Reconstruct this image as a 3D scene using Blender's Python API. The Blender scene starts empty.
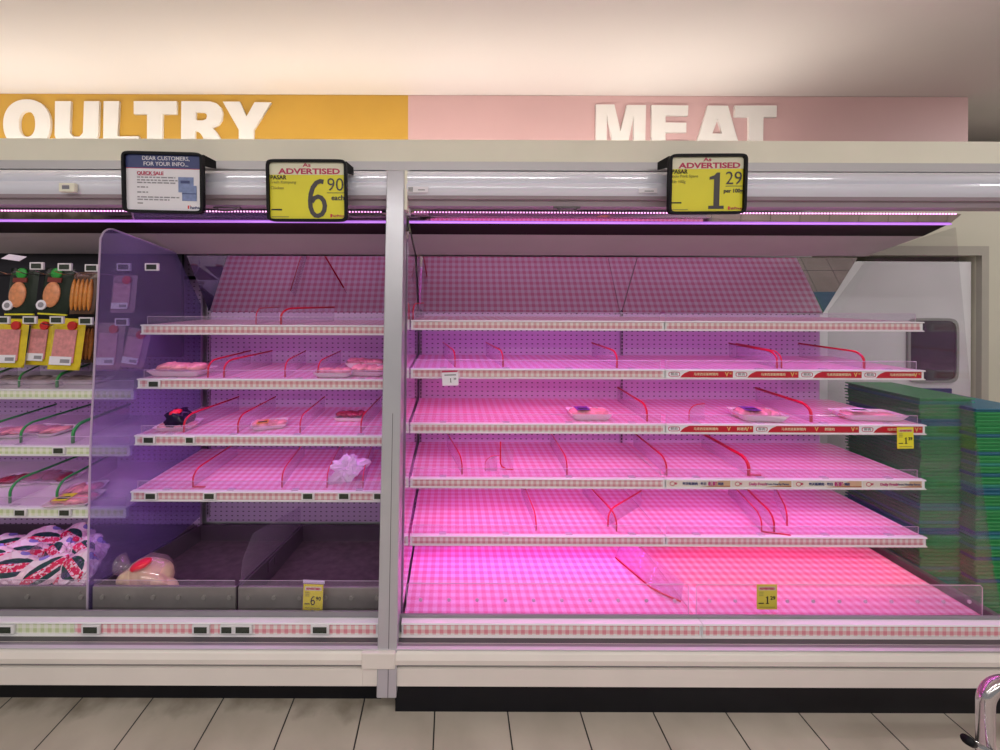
import bpy, bmesh, math, random
from mathutils import Vector, Matrix, noise
R_ = math.radians
random.seed(7)
SC = bpy.context.scene
COL = SC.collection

# ------------------------------------------------------------------ camera
H = 1.65            # eye height
F = 380.0           # focal length in pixels of a 1000 px wide picture
CX, CY = 452.0, 297.0
ROLL = 0.2
cd = bpy.data.cameras.new('camera'); cam = bpy.data.objects.new('camera', cd); COL.objects.link(cam)
cd.sensor_width = 36; cd.lens = F / 1000 * 36
cd.shift_x = (500 - CX) / 1000; cd.shift_y = -(375 - CY) / 1000
cd.clip_start = 0.02
cam.location = (0, 0, H); cam.rotation_euler = (R_(90), R_(-ROLL), 0)
SC.camera = cam
# ------------------------------------------------------------------ world, exposure, big lights
SC.view_settings.view_transform = 'Standard'; SC.view_settings.look = 'None'
SC.view_settings.gamma = 1; SC.view_settings.use_curve_mapping = False
SC.view_settings.exposure = 0.0
w = bpy.data.worlds.new('world'); SC.world = w; w.use_nodes = True
w.node_tree.nodes['Background'].inputs[0].default_value = (0.95, 0.93, 0.92, 1)
w.node_tree.nodes['Background'].inputs[1].default_value = 0.30

def area(name, loc, target, sx, sy, power, color, spread=None):
    d = bpy.data.lights.new(name, 'AREA'); d.shape = 'RECTANGLE'; d.size = sx; d.size_y = sy
    d.energy = power; d.color = color
    if spread: d.spread = R_(spread)
    o = bpy.data.objects.new(name, d); COL.objects.link(o); o.location = loc
    o.rotation_euler = (Vector(target) - Vector(loc)).to_track_quat('-Z', 'Y').to_euler()
    return o
AISLE = (1.0, 0.97, 0.935)
for i, x in enumerate((-2.6, 0.0, 2.6)):
    area('ceiling_lamp', (x, -0.35, 2.86), (x, -0.1, 0), 2.2, 0.14, 33, AISLE)
    area('ceiling_lamp', (x, -2.6, 2.86), (x, -2.6, 0), 2.2, 0.14, 37, AISLE)
area('ceiling_lamp', (3.9, 1.5, 2.86), (3.7, 1.9, 0), 1.2, 0.14, 22, AISLE)  # added lamp with no known fitting, brightens the right-hand wall and door
LEDC = (1.0, 0.20, 0.82)
LEDL = (0.86, 0.24, 0.98)
LEDK = 0.25

# ------------------------------------------------------------------ pixel -> place
def P(px, py, Y):
    a = px - CX; b = py - CY; t = R_(ROLL)
    u = a * math.cos(t) + b * math.sin(t); v = -a * math.sin(t) + b * math.cos(t)
    return Vector((u / F * Y, Y, H - v / F * Y))
def PX(px, Y): return (px - CX) / F * Y
def PZ(py, Y): return H - (py - CY) / F * Y

# ------------------------------------------------------------------ materials
MATS = {}
def nodes(m):
    m.use_nodes = True; nt = m.node_tree; return nt, nt.nodes, nt.links
def mat(name, col, rough=0.5, metal=0.0, var=0.06, scale=9.0, emit=0, bump=0.0, sub=0.0, alpha=None):
    if name in MATS: return MATS[name]
    m = bpy.data.materials.new(name); nt, N, L = nodes(m)
    b = N['Principled BSDF']
    b.inputs['Roughness'].default_value = rough; b.inputs['Metallic'].default_value = metal
    if var > 0:
        tc = N.new('ShaderNodeTexCoord'); n = N.new('ShaderNodeTexNoise'); n.inputs['Scale'].default_value = scale
        n.inputs['Detail'].default_value = 5
        r = N.new('ShaderNodeMapRange'); r.inputs['From Min'].default_value = .25; r.inputs['From Max'].default_value = .75
        r.inputs['To Min'].default_value = 1 - var; r.inputs['To Max'].default_value = 1 + var
        mx = N.new('ShaderNodeMix'); mx.data_type = 'RGBA'; mx.blend_type = 'MULTIPLY'; mx.inputs[0].default_value = 1
        mx.inputs[6].default_value = (*col, 1)
        L.new(tc.outputs['Object'], n.inputs['Vector']); L.new(n.outputs['Fac'], r.inputs['Value'])
        L.new(r.outputs[0], mx.inputs[7]); L.new(mx.outputs[2], b.inputs['Base Color'])
        if bump:
            bp = N.new('ShaderNodeBump'); bp.inputs['Strength'].default_value = bump; bp.inputs['Distance'].default_value = .01
            L.new(n.outputs['Fac'], bp.inputs['Height']); L.new(bp.outputs[0], b.inputs['Normal'])
    else: b.inputs['Base Color'].default_value = (*col, 1)
    if sub: b.inputs['Subsurface Weight'].default_value = sub; b.inputs['Subsurface Radius'].default_value = (.02, .01, .008)
    if emit:
        b.inputs['Emission Color'].default_value = (*col, 1); b.inputs['Emission Strength'].default_value = emit
    if max(col) < .04: b.inputs['Specular IOR Level'].default_value = .18
    if alpha is not None: b.inputs['Alpha'].default_value = alpha
    MATS[name] = m; return m
def math_n(N, L, op, a, b=None, c=None):
    n = N.new('ShaderNodeMath'); n.operation = op
    for i, v in enumerate((a, b, c)):
        if v is None: continue
        if isinstance(v, (int, float)): n.inputs[i].default_value = v
        else: L.new(v, n.inputs[i])
    return n.outputs[0]
def gingham(name, light, mid, dark, pitch, ax='XY', rough=.35, off=(0, 0)):
    m = bpy.data.materials.new(name); nt, N, L = nodes(m); b = N['Principled BSDF']
    tc = N.new('ShaderNodeTexCoord'); s = N.new('ShaderNodeSeparateXYZ'); L.new(tc.outputs['Object'], s.inputs[0])
    f = []
    for k, a in enumerate(ax):
        v = math_n(N, L, 'ADD', math_n(N, L, 'DIVIDE', s.outputs[a], pitch), 100.0 + off[k])
        f.append(math_n(N, L, 'GREATER_THAN', math_n(N, L, 'FRACT', v), .5))
    t = math_n(N, L, 'MULTIPLY', math_n(N, L, 'ADD', f[0], f[1]), .5)
    r = N.new('ShaderNodeValToRGB'); r.color_ramp.elements[0].color = (*light, 1); r.color_ramp.elements[1].color = (*dark, 1)
    e = r.color_ramp.elements.new(.5); e.color = (*mid, 1)
    L.new(t, r.inputs[0]); L.new(r.outputs[0], b.inputs['Base Color']); b.inputs['Roughness'].default_value = rough
    MATS[name] = m; return m
G_DECK = gingham('pink gingham shelf mat', (.84, .64, .78), (.80, .42, .58), (.76, .24, .40), .040, 'XY', .32)
G_RAIL = gingham('pink gingham strip', (.74, .67, .67), (.68, .42, .45), (.58, .24, .29), .0275, 'XZ', .35)
G_GREEN = gingham('green gingham strip', (.84, .84, .76), (.74, .78, .60), (.56, .64, .36), .030, 'XZ', .35)
G_BASE = gingham('pink gingham base strip', (.86, .80, .78), (.82, .50, .52), (.75, .26, .32), .030, 'XZ', .35)
def pegboard():
    m = bpy.data.materials.new('perforated back panel'); nt, N, L = nodes(m); b = N['Principled BSDF']
    tc = N.new('ShaderNodeTexCoord'); s = N.new('ShaderNodeSeparateXYZ'); L.new(tc.outputs['Object'], s.inputs[0])
    x = math_n(N, L, 'MULTIPLY', math_n(N, L, 'SUBTRACT', math_n(N, L, 'FRACT', math_n(N, L, 'ADD', math_n(N, L, 'DIVIDE', s.outputs['X'], .034), 100.)), .5), .034)
    z = math_n(N, L, 'MULTIPLY', math_n(N, L, 'SUBTRACT', math_n(N, L, 'FRACT', math_n(N, L, 'ADD', math_n(N, L, 'DIVIDE', s.outputs['Z'], .0265), 100.)), .5), .0265)
    mask = math_n(N, L, 'MULTIPLY', math_n(N, L, 'LESS_THAN', math_n(N, L, 'ABSOLUTE', x), .0052), math_n(N, L, 'LESS_THAN', math_n(N, L, 'ABSOLUTE', z), .0030))
    mx = N.new('ShaderNodeMix'); mx.data_type = 'RGBA'; L.new(mask, mx.inputs[0])
    mx.inputs[6].default_value = (.56, .44, .62, 1); mx.inputs[7].default_value = (.05, .03, .07, 1)
    L.new(mx.outputs[2], b.inputs['Base Color']); b.inputs['Roughness'].default_value = .28
    return m
PEG = pegboard()
def clear(name, tint, diff, dcol, gloss=.10, rough=.03, cap=.12):
    m = bpy.data.materials.new(name); nt, N, L = nodes(m); N.remove(N['Principled BSDF']); out = N['Material Output']
    t = N.new('ShaderNodeBsdfTransparent'); t.inputs[0].default_value = (*tint, 1)
    d = N.new('ShaderNodeBsdfDiffuse'); d.inputs[0].default_value = (*dcol, 1)
    tr = N.new('ShaderNodeBsdfTranslucent'); tr.inputs[0].default_value = (*dcol, 1)
    dd = N.new('ShaderNodeMixShader'); dd.inputs[0].default_value = .5; L.new(d.outputs[0], dd.inputs[1]); L.new(tr.outputs[0], dd.inputs[2])
    g = N.new('ShaderNodeBsdfGlossy'); g.inputs['Roughness'].default_value = rough
    a = N.new('ShaderNodeMixShader'); a.inputs[0].default_value = diff; L.new(t.outputs[0], a.inputs[1]); L.new(dd.outputs[0], a.inputs[2])
    lw = N.new('ShaderNodeLayerWeight'); lw.inputs[0].default_value = gloss * 2.2
    c = N.new('ShaderNodeMixShader'); L.new(math_n(N, L, 'MINIMUM', lw.outputs['Fresnel'], cap), c.inputs[0]); L.new(a.outputs[0], c.inputs[1]); L.new(g.outputs[0], c.inputs[2])
    L.new(c.outputs[0], out.inputs[0]); return m
ACR = clear('clear acrylic', (.96, .93, .97), .07, (.85, .8, .9), .07)
ACR_EDGE = clear('acrylic edge', (.8, .75, .85), .6, (.95, .85, .95), .1)
ACR_V = clear('violet glow-coloured acrylic panel', (.80, .76, .92), .20, (.44, .35, .72), .12, .12, .08)  # violet colour stands in for the purple LED glow reflected in the acrylic
GLASS = clear('glass end panel', (.92, .92, .92), .008, (.6, .55, .65), .16, .10, .05)
ACR_P = clear('divider acrylic', (.95, .90, .96), .14, (.85, .75, .88), .07)
ACR_H = clear('hazy acrylic', (.93, .85, .95), .20, (.85, .7, .88), .07)
FILM = clear('cling film', (.97, .95, .97), .10, (.95, .9, .95), .2, .1)
BAGM = clear('clear poultry bag', (.95, .9, .93), .16, (.9, .8, .86), .2, .12)
WBAG = clear('thin white plastic bag', (.9, .85, .95), .72, (.92, .86, .95), .15, .25)

WHITE_M = mat('white painted metal', (.80, .79, .82), .32, 0, .03)
def coat(m):
    m.node_tree.nodes['Principled BSDF'].inputs['Coat Weight'].default_value = 1; m.node_tree.nodes['Principled BSDF'].inputs['Coat Roughness'].default_value = .12; return m
FASC = coat(mat('glossy white fascia metal', (.82, .84, .95), .14, .05, .02, 3))
CREAM = mat('cream painted board', (.88, .86, .72), .55, 0, .03, 5)
CREAM2 = mat('cream bumper plastic', (.74, .69, .64), .38, 0, .05, 4)
GREY = mat('grey metal ledge', (.28, .27, .29), .35, .4, .06, 6)
DGREY = mat('dull grey steel', (.26, .24, .24), .42, .35, .12, 14)
BLACK = mat('black plastic', (.006, .006, .008), .5, 0, .0)
KICK = mat('black kick plate', (.006, .006, .009), .4, 0, .2, 8)
DARK = mat('dark air grille', (.010, .004, .006), .6, 0, .1)
BINF = mat('stained dark bin floor', (.14, .095, .12), .45, .1, .35, 22)
CANP = mat('grey inner canopy panel', (.48, .43, .46), .5, 0, .04, 5)
MIRR = mat('mirror', (.55, .54, .58), .02, 1.0, 0)
ENDM = mat('polished end wall', (.72, .66, .74), .07, .85, 0)
LIPM = mat('polished canopy lip', (.70, .62, .66), .03, 1, 0)
ALU = mat('satin aluminium post', (.50, .50, .54), .3, .45, .04, 6)
STEEL = mat('stainless steel tube', (.62, .6, .62), .16, 1, 0)
RED = mat('red divider trim', (.62, .003, .035), .3, 0, 0)
GRN = mat('green divider trim', (.03, .30, .07), .35, 0, 0)
OCHRE = mat('ochre sign board', (.60, .34, .045), .5, 0, .05, 3)
PINKB = mat('pale pink sign board', (.66, .42, .42), .5, 0, .03, 3)
LETW = mat('white sign letter', (.84, .80, .77), .45, 0, .02)
CEILM = mat('white painted ceiling', (.76, .70, .68), .8, 0, .02, 1.5)
WALLM = mat('beige painted wall', (.62, .59, .49), .7, 0, .04, 2)
DOORM = mat('pale grey door panel', (.78, .76, .80), .30, .1, .08, 2.2)
PAPER = mat('white paper', (.82, .80, .86), .5, 0, 0)
YEL = mat('yellow price card', (.78, .72, .03), .45, 0, .03)
YELD = mat('dull yellow price card', (.62, .52, .06), .45, 0, .03)
CRM = mat('cream card header', (.78, .76, .58), .5, 0, 0)
CRIM = mat('crimson print', (.50, .03, .10), .5, 0, 0)
INK = mat('black print', (.03, .03, .035), .5, 0, 0)
GINK = mat('grey print', (.28, .27, .3), .5, 0, 0)
YINK = mat('faint olive print', (.36, .33, .06), .5, 0, 0)
NAVY = mat('navy print', (.045, .06, .19), .5, 0, 0)
LBLUE = mat('blue grey picture print', (.20, .26, .48), .5, 0, .2, 60)
REDS = mat('red promotion strip', (.52, .01, .03), .4, 0, 0)
GOLD = mat('gold print', (.72, .52, .18), .45, 0, 0)
ESL = mat('shelf label casing', (.74, .72, .74), .4, 0, 0)
LCD = mat('dark label screen', (.035, .045, .03), .25, 0, .3, 120)
LEDM = mat('lit pink diode', (1.0, .42, .85), .4, 0, 0, emit=2.2)
LIP_GLOW = mat('lit violet lip', (.62, .25, 1.0), .4, 0, 0, emit=.6)  # emission stands in for LED light caught along the lip edge
STYRO = mat('white foam tray', (.85, .78, .80), .5, 0, 0, sub=.2)
MEATP = mat('pale pink raw meat', (.78, .34, .36), .3, 0, .35, 30, bump=.3)
MEATR = mat('dark red raw meat', (.30, .03, .06), .25, 0, .3, 30, bump=.3)
SKIN_C = mat('raw chicken skin', (.74, .54, .36), .35, 0, .14, 22, bump=.25, sub=.2)

# ------------------------------------------------------------------ mesh helpers
class MB:
    def __init__(s): s.v = []; s.f = []; s.m = []; s.mats = []
    def mi(s, m):
        if m not in s.mats: s.mats.append(m)
        return s.mats.index(m)
    def add(s, vs, fs, m):
        o = len(s.v); s.v += [tuple(v) for v in vs]; i = s.mi(m)
        for f in fs: s.f.append(tuple(o + k for k in f)); s.m.append(i)
        return s
    def box(s, a, b, m):
        (x0, y0, z0), (x1, y1, z1) = a, b
        x0, x1 = min(x0, x1), max(x0, x1); y0, y1 = min(y0, y1), max(y0, y1); z0, z1 = min(z0, z1), max(z0, z1)
        vs = [(x0,y0,z0),(x1,y0,z0),(x1,y1,z0),(x0,y1,z0),(x0,y0,z1),(x1,y0,z1),(x1,y1,z1),(x0,y1,z1)]
        return s.add(vs, [(0,3,2,1),(4,5,6,7),(0,1,5,4),(1,2,6,5),(2,3,7,6),(3,0,4,7)], m)
    def extx(s, prof, x0, x1, m):            # closed (y,z) outline swept along x
        n = len(prof); vs = [(x0, y, z) for y, z in prof] + [(x1, y, z) for y, z in prof]
        fs = [(i, (i+1) % n, n + (i+1) % n, n + i) for i in range(n)] + [tuple(range(n))[::-1], tuple(range(n, 2*n))]
        return s.add(vs, fs, m)
    def exty(s, prof, y0, y1, m):            # closed (x,z) outline swept along y
        n = len(prof); vs = [(x, y0, z) for x, z in prof] + [(x, y1, z) for x, z in prof]
        fs = [(i, (i+1) % n, n + (i+1) % n, n + i) for i in range(n)] + [tuple(range(n))[::-1], tuple(range(n, 2*n))]
        return s.add(vs, fs, m)
    def tube(s, pts, r, m, k=8, flat=1.0):
        pts = [Vector(p) for p in pts]; rings = []
        a = None
        for i, p in enumerate(pts):
            t = (pts[min(i+1, len(pts)-1)] - pts[max(i-1, 0)]).normalized()
            if a is None: a = Vector((1, 0, 0)) if abs(t.x) < .9 else Vector((0, 0, 1))
            a = (a - t * a.dot(t)).normalized(); b = t.cross(a)
            rings.append([p + a * math.cos(2*math.pi*j/k) * r * flat + b * math.sin(2*math.pi*j/k) * r for j in range(k)])
        vs = [v for q in rings for v in q]; fs = []
        for i in range(len(pts) - 1):
            for j in range(k): fs.append((i*k+j, i*k+(j+1) % k, (i+1)*k+(j+1) % k, (i+1)*k+j))
        fs += [tuple(range(k))[::-1], tuple(range((len(pts)-1)*k, len(pts)*k))]
        return s.add(vs, fs, m)
    def build(s, name, parent=None, smooth=False, bevel=0):
        me = bpy.data.meshes.new(name); me.from_pydata(s.v, [], s.f)
        for m in s.mats: me.materials.append(m)
        me.polygons.foreach_set('material_index', s.m)
        if smooth: me.polygons.foreach_set('use_smooth', [True] * len(s.f))
        bm = bmesh.new(); bm.from_mesh(me); bmesh.ops.recalc_face_normals(bm, faces=bm.faces); bm.to_mesh(me); bm.free()
        me.update(); return link(name, me, parent, bevel)
def link(name, me, parent=None, bevel=0):
    o = bpy.data.objects.new(name, me); COL.objects.link(o)
    if parent:
        o.parent = parent; 
        top = parent
        off = Vector(parent.get('_w', (0, 0, 0)))
        if parent.get('_w') is not None: o.location = -off; o['_w2'] = 1
    if bevel:
        b = o.modifiers.new('bevel', 'BEVEL'); b.width = bevel; b.segments = 2; b.limit_method = 'ANGLE'
    return o
def thing(name, label, cat, loc=(0, 0, 0), group=None, rot=(0, 0, 0), local=False):
    o = bpy.data.objects.new(name, None); COL.objects.link(o); o.location = loc; o.rotation_euler = rot
    o.empty_display_size = .05
    if not local: o['_w'] = tuple(loc)       # parts written in world coordinates
    o['label'] = label; o['category'] = cat
    if group: o['group'] = group
    return o
def tag(o, label, cat, group=None):
    o['label'] = label; o['category'] = cat
    if group: o['group'] = group
    return o
def struct(o): o['kind'] = 'structure'; return o
def copy_tree(o, parent=None):
    c = o.copy(); COL.objects.link(c); c.parent = parent
    for ch in list(o.children): copy_tree(ch, c)
    return c
TXT = {}
def text_mesh(body, size, off=0.0, align='CENTER', sx=1.0, ext=.0006, shear=0):
    key = (body, size, off, align, sx, ext, shear)
    if key in TXT: return TXT[key]
    c = bpy.data.curves.new('txt', 'FONT'); c.body = body; c.size = size; c.offset = off * size; c.align_x = align; c.align_y = 'CENTER'
    c.extrude = ext; c.shear = shear; c.resolution_u = 3
    o = bpy.data.objects.new('txt', c); COL.objects.link(o); bpy.context.view_layer.update()
    me = bpy.data.meshes.new_from_object(o.evaluated_get(bpy.context.evaluated_depsgraph_get()))
    bpy.data.objects.remove(o)
    me.transform(Matrix.Rotation(R_(90), 4, 'X') @ Matrix.Diagonal((sx, 1, 1, 1)))
    TXT[key] = me; return me
def text(name, body, size, loc, m, parent, off=0.0, align='CENTER', sx=1.0, ext=.0006, shear=0):
    me = text_mesh(body, size, off, align, sx, ext, shear).copy(); me.materials.clear(); me.materials.append(m)
    me.transform(Matrix.Translation(loc))
    return link(name, me, parent)
def curve_shape(name, loops, y, depth, m, parent=None):   # loops of (x,z); holes alternate; faces -Y
    c = bpy.data.curves.new('shape', 'CURVE'); c.dimensions = '2D'; c.fill_mode = 'BOTH'; c.extrude = depth / 2
    for lp in loops:
        s = c.splines.new('POLY'); s.points.add(len(lp) - 1); s.use_cyclic_u = True
        for p, (x, z) in zip(s.points, lp): p.co = (x, z, 0, 1)
    o = bpy.data.objects.new('shape', c); COL.objects.link(o); bpy.context.view_layer.update()
    me = bpy.data.meshes.new_from_object(o.evaluated_get(bpy.context.evaluated_depsgraph_get())); bpy.data.objects.remove(o)
    me.transform(Matrix.Translation((0, y + depth / 2, 0)) @ Matrix.Rotation(R_(90), 4, 'X'))
    me.materials.clear(); me.materials.append(m)
    return link(name, me, parent)
def ell(cx, cz, rx, rz, n=40, p=2.0):
    out = []
    for i in range(n):
        a = 2*math.pi*i/n; c, s_ = math.cos(a), math.sin(a)
        out.append((cx + rx * math.copysign(abs(c)**(2/p), c), cz + rz * math.copysign(abs(s_)**(2/p), s_)))
    return out
def sphere_into(mb, c, r, m, seg=14, rings=9, rot=0, nz=0, ns=20, seed=0):
    vs = []; fs = []
    cr, sr = math.cos(rot), math.sin(rot)
    for i in range(rings + 1):
        th = math.pi * i / rings
        for j in range(seg):
            ph = 2*math.pi*j/seg
            d = Vector((math.sin(th)*math.cos(ph), math.sin(th)*math.sin(ph), math.cos(th)))
            k = 1 + nz * noise.noise(Vector((d.x*ns*.1+seed, d.y*ns*.1, d.z*ns*.1)))
            x, y, z = d.x*r[0]*k, d.y*r[1]*k, d.z*r[2]*k
            vs.append((c[0]+x*cr-z*sr, c[1]+y, c[2]+x*sr+z*cr))
    for i in range(rings):
        for j in range(seg): fs.append((i*seg+j, i*seg+(j+1) % seg, (i+1)*seg+(j+1) % seg, (i+1)*seg+j))
    mb.add(vs, fs, m)

# ================================================================== SETTING
# ceiling, floor, walls
ZC = PZ(95, 2.28)
struct(MB().box((-6, -6, ZC), (7, 3.4, ZC + .1), CEILM).build('ceiling'))
def floor_mat():
    m = bpy.data.materials.new('beige floor tiles'); nt, N, L = nodes(m); b = N['Principled BSDF']
    tc = N.new('ShaderNodeTexCoord'); s = N.new('ShaderNodeSeparateXYZ'); L.new(tc.outputs['Object'], s.inputs[0])
    def line(o, p, off):
        f = math_n(N, L, 'FRACT', math_n(N, L, 'ADD', math_n(N, L, 'DIVIDE', o, p), off))
        d = math_n(N, L, 'ABSOLUTE', math_n(N, L, 'SUBTRACT', f, .5))
        return math_n(N, L, 'GREATER_THAN', d, .5 - .0028 / p)
    g = math_n(N, L, 'MAXIMUM', line(s.outputs['X'], .2896, 100 + .063/.2896), line(s.outputs['Y'], .58, 100.13))
    n = N.new('ShaderNodeTexNoise'); n.inputs['Scale'].default_value = 4; n.inputs['Detail'].default_value = 8; L.new(tc.outputs['Object'], n.inputs['Vector'])
    r = N.new('ShaderNodeValToRGB'); r.color_ramp.elements[0].color = (.42, .37, .31, 1); r.color_ramp.elements[1].color = (.54, .48, .41, 1)
    r.color_ramp.elements[0].position = .3; r.color_ramp.elements[1].position = .7; L.new(n.outputs['Fac'], r.inputs[0])
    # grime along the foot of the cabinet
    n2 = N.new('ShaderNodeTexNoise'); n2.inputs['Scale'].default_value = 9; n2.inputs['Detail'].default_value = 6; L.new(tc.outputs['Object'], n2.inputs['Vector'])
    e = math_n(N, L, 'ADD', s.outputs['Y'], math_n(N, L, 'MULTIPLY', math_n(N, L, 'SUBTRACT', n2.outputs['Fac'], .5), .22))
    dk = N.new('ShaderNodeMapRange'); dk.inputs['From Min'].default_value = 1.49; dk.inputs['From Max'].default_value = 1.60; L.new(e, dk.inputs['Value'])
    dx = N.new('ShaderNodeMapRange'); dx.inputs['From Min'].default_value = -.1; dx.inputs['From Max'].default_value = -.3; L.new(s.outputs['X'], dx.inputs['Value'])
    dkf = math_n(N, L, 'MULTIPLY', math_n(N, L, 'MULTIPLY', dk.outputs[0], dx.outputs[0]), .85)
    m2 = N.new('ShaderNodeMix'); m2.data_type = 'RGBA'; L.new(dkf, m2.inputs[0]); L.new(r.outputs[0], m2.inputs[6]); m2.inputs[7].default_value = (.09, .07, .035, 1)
    mx = N.new('ShaderNodeMix'); mx.data_type = 'RGBA'; L.new(g, mx.inputs[0]); L.new(m2.outputs[2], mx.inputs[6]); mx.inputs[7].default_value = (.02, .02, .02, 1)
    L.new(mx.outputs[2], b.inputs['Base Color']); b.inputs['Roughness'].default_value = .42
    return m
struct(MB().box((-6, -6, -.1), (7, 3.4, 0), floor_mat()).build('floor'))
struct(MB().box((-6, 3.3, 0), (7, 3.4, ZC), WALLM).build('wall_back'))
# bulkhead carrying the signs above the cabinets
BX = PX(963, 2.30)
struct(MB().box((-6, 2.30, 2.35), (BX, 2.42, ZC), WALLM).build('wall_sign'))
# the wall to the right of the cabinets, with its door
YW = 2.70
dx0, dx1 = PX(800, YW), PX(976, YW); dz1 = PZ(254, YW)
wb = MB()
wb.box((2.40, YW, 0), (dx0, YW + .12, ZC - .25), WALLM); wb.box((dx1, YW, 0), (7, YW + .12, ZC - .25), WALLM)
wb.box((dx0, YW, dz1), (dx1, YW + .12, ZC - .25), WALLM)
struct(wb.build('wall_right'))
fr = MB(); BRZ = mat('grey door frame', (.42, .39, .34), .5, 0, .04)
fr.box((dx0, YW - .03, dz1), (dx1 + .05, YW, dz1 + .065), BRZ); fr.box((dx1, YW - .03, 0), (dx1 + .05, YW, dz1), BRZ)
struct(fr.build('trim_1'))
door = struct(MB().box((dx0 + .01, YW + .015, .01), (dx1 - .012, YW + .06, dz1 - .04), DOORM).build('door_1', bevel=.004))
wx0, wx1 = PX(911, YW), PX(957, YW); wz0, wz1 = PZ(379, YW), PZ(319, YW)
fo = ell((wx0+wx1)/2, (wz0+wz1)/2, (wx1-wx0)/2+.018, (wz1-wz0)/2+.018, 48, 7); fi = ell((wx0+wx1)/2, (wz0+wz1)/2, (wx1-wx0)/2, (wz1-wz0)/2, 48, 7)
wf = curve_shape('window_frame', [fo, fi], YW, .02, mat('rubber window gasket', (.30, .31, .30), .5), door)
wp = curve_shape('window_pane', [fi], YW + .006, .008, mat('dark door glass', (.05, .035, .055), .06), door)
sg = MB().box((PX(915, YW), YW + .004, PZ(400, YW)), (PX(953, YW), YW + .014, PZ(387, YW)), NAVY).build('door_notice', door)

# ================================================================== SIGNS
def sign_board(name, x0, x1, m, label):
    t = thing(name, label, 'sign', ((x0+x1)/2, 2.29, 2.45))
    MB().box((x0, 2.28, 2.45), (x1, 2.30, ZC - .002), m).build('board', t)
    return t
XJ = PX(407.5, 2.28)
sp = sign_board('poultry_sign', -4.2, XJ, OCHRE, 'long ochre wall sign with raised white letters reading POULTRY')
sm = sign_board('meat_sign', XJ, BX, PINKB, 'long pale pink wall sign with raised white letters reading MEAT')
def letter(loops, ox, oy, sc, parent, nm):
    L2 = []
    for lp in loops: L2.append([(lambda q: (q.x, q.z))(P(ox + u/sc, oy + v/sc, 2.266)) for u, v in lp])
    o = curve_shape(nm, L2, 2.266, .014, LETW, parent); return o
c3 = (590, 95, 5.0)
letter([[(30,47),(122,47),(153,182),(185,50),(280,50),(276,282),(218,282),(220,100),(182,282),(122,282),(85,95),(83,282),(30,282)]], *c3, sm, 'letter')
letter([[(308,50),(492,52),(490,103),(378,102),(378,137),(482,138),(482,187),(378,187),(378,228),(495,228),(495,282),(308,282)]], *c3, sm, 'letter')
letter([[(590,52),(690,53),(755,282),(690,282),(678,240),(600,240),(588,282),(522,282)], [(640,118),(661,192),(612,192)]], *c3, sm, 'letter')
letter([[(725,52),(935,52),(933,110),(868,110),(865,282),(795,282),(795,110),(725,108)]], *c3, sm, 'letter')
c1 = (0, 85, 7.143); c2 = (140, 85, 7.143)
letter([ell(190, 278, 168, 176, 48, 2.2), ell(193, 278, 58, 91, 40, 2.3)], *c1, sp, 'letter')
letter([[(-330,115),(-150,115),(-70,135),(-25,200),(-35,290),(-90,335),(-220,345),(-220,445),(-330,445)], [(-220,193),(-160,193),(-135,215),(-140,250),(-165,268),(-220,268)]], *c1, sp, 'letter')
letter([[(393,115),(505,115),(497,340),(520,368),(568,368),(592,340),(600,115),(707,115),(700,360),(670,430),(610,452),(480,452),(420,430),(390,360)]], *c1, sp, 'letter')
letter([[(740,115),(850,115),(838,366),(990,366),(990,445),(735,445)]], *c1, sp, 'letter')
letter([[(-45,115),(262,115),(260,207),(160,207),(157,445),(50,445),(50,207),(-45,207)]], *c2, sp, 'letter')
letter([[(295,115),(500,117),(545,130),(578,160),(590,200),(582,250),(560,285),(515,305),(545,335),(570,375),(600,445),(480,445),(445,365),(430,345),(405,328),(392,328),(392,445),(292,445)],
        [(397,193),(450,193),(472,203),(479,222),(472,243),(450,252),(397,252)]], *c2, sp, 'letter')
letter([[(590,118),(712,118),(760,225),(818,122),(936,124),(812,320),(810,445),(705,445),(705,320)]], *c2, sp, 'letter')

# uplighter tubes standing on the cabinet roof behind the header
def uplight(x0, x1):
    a = area('sign_uplight', ((x0+x1)/2, 1.95, 2.30), ((x0+x1)/2, 2.12, 2.9), x1-x0, .05, 3.1*(x1-x0), (1.0, .94, .83))
uplight(-3.6, -1.7); uplight(-1.6, .45); uplight(.55, 1.75)

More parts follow.
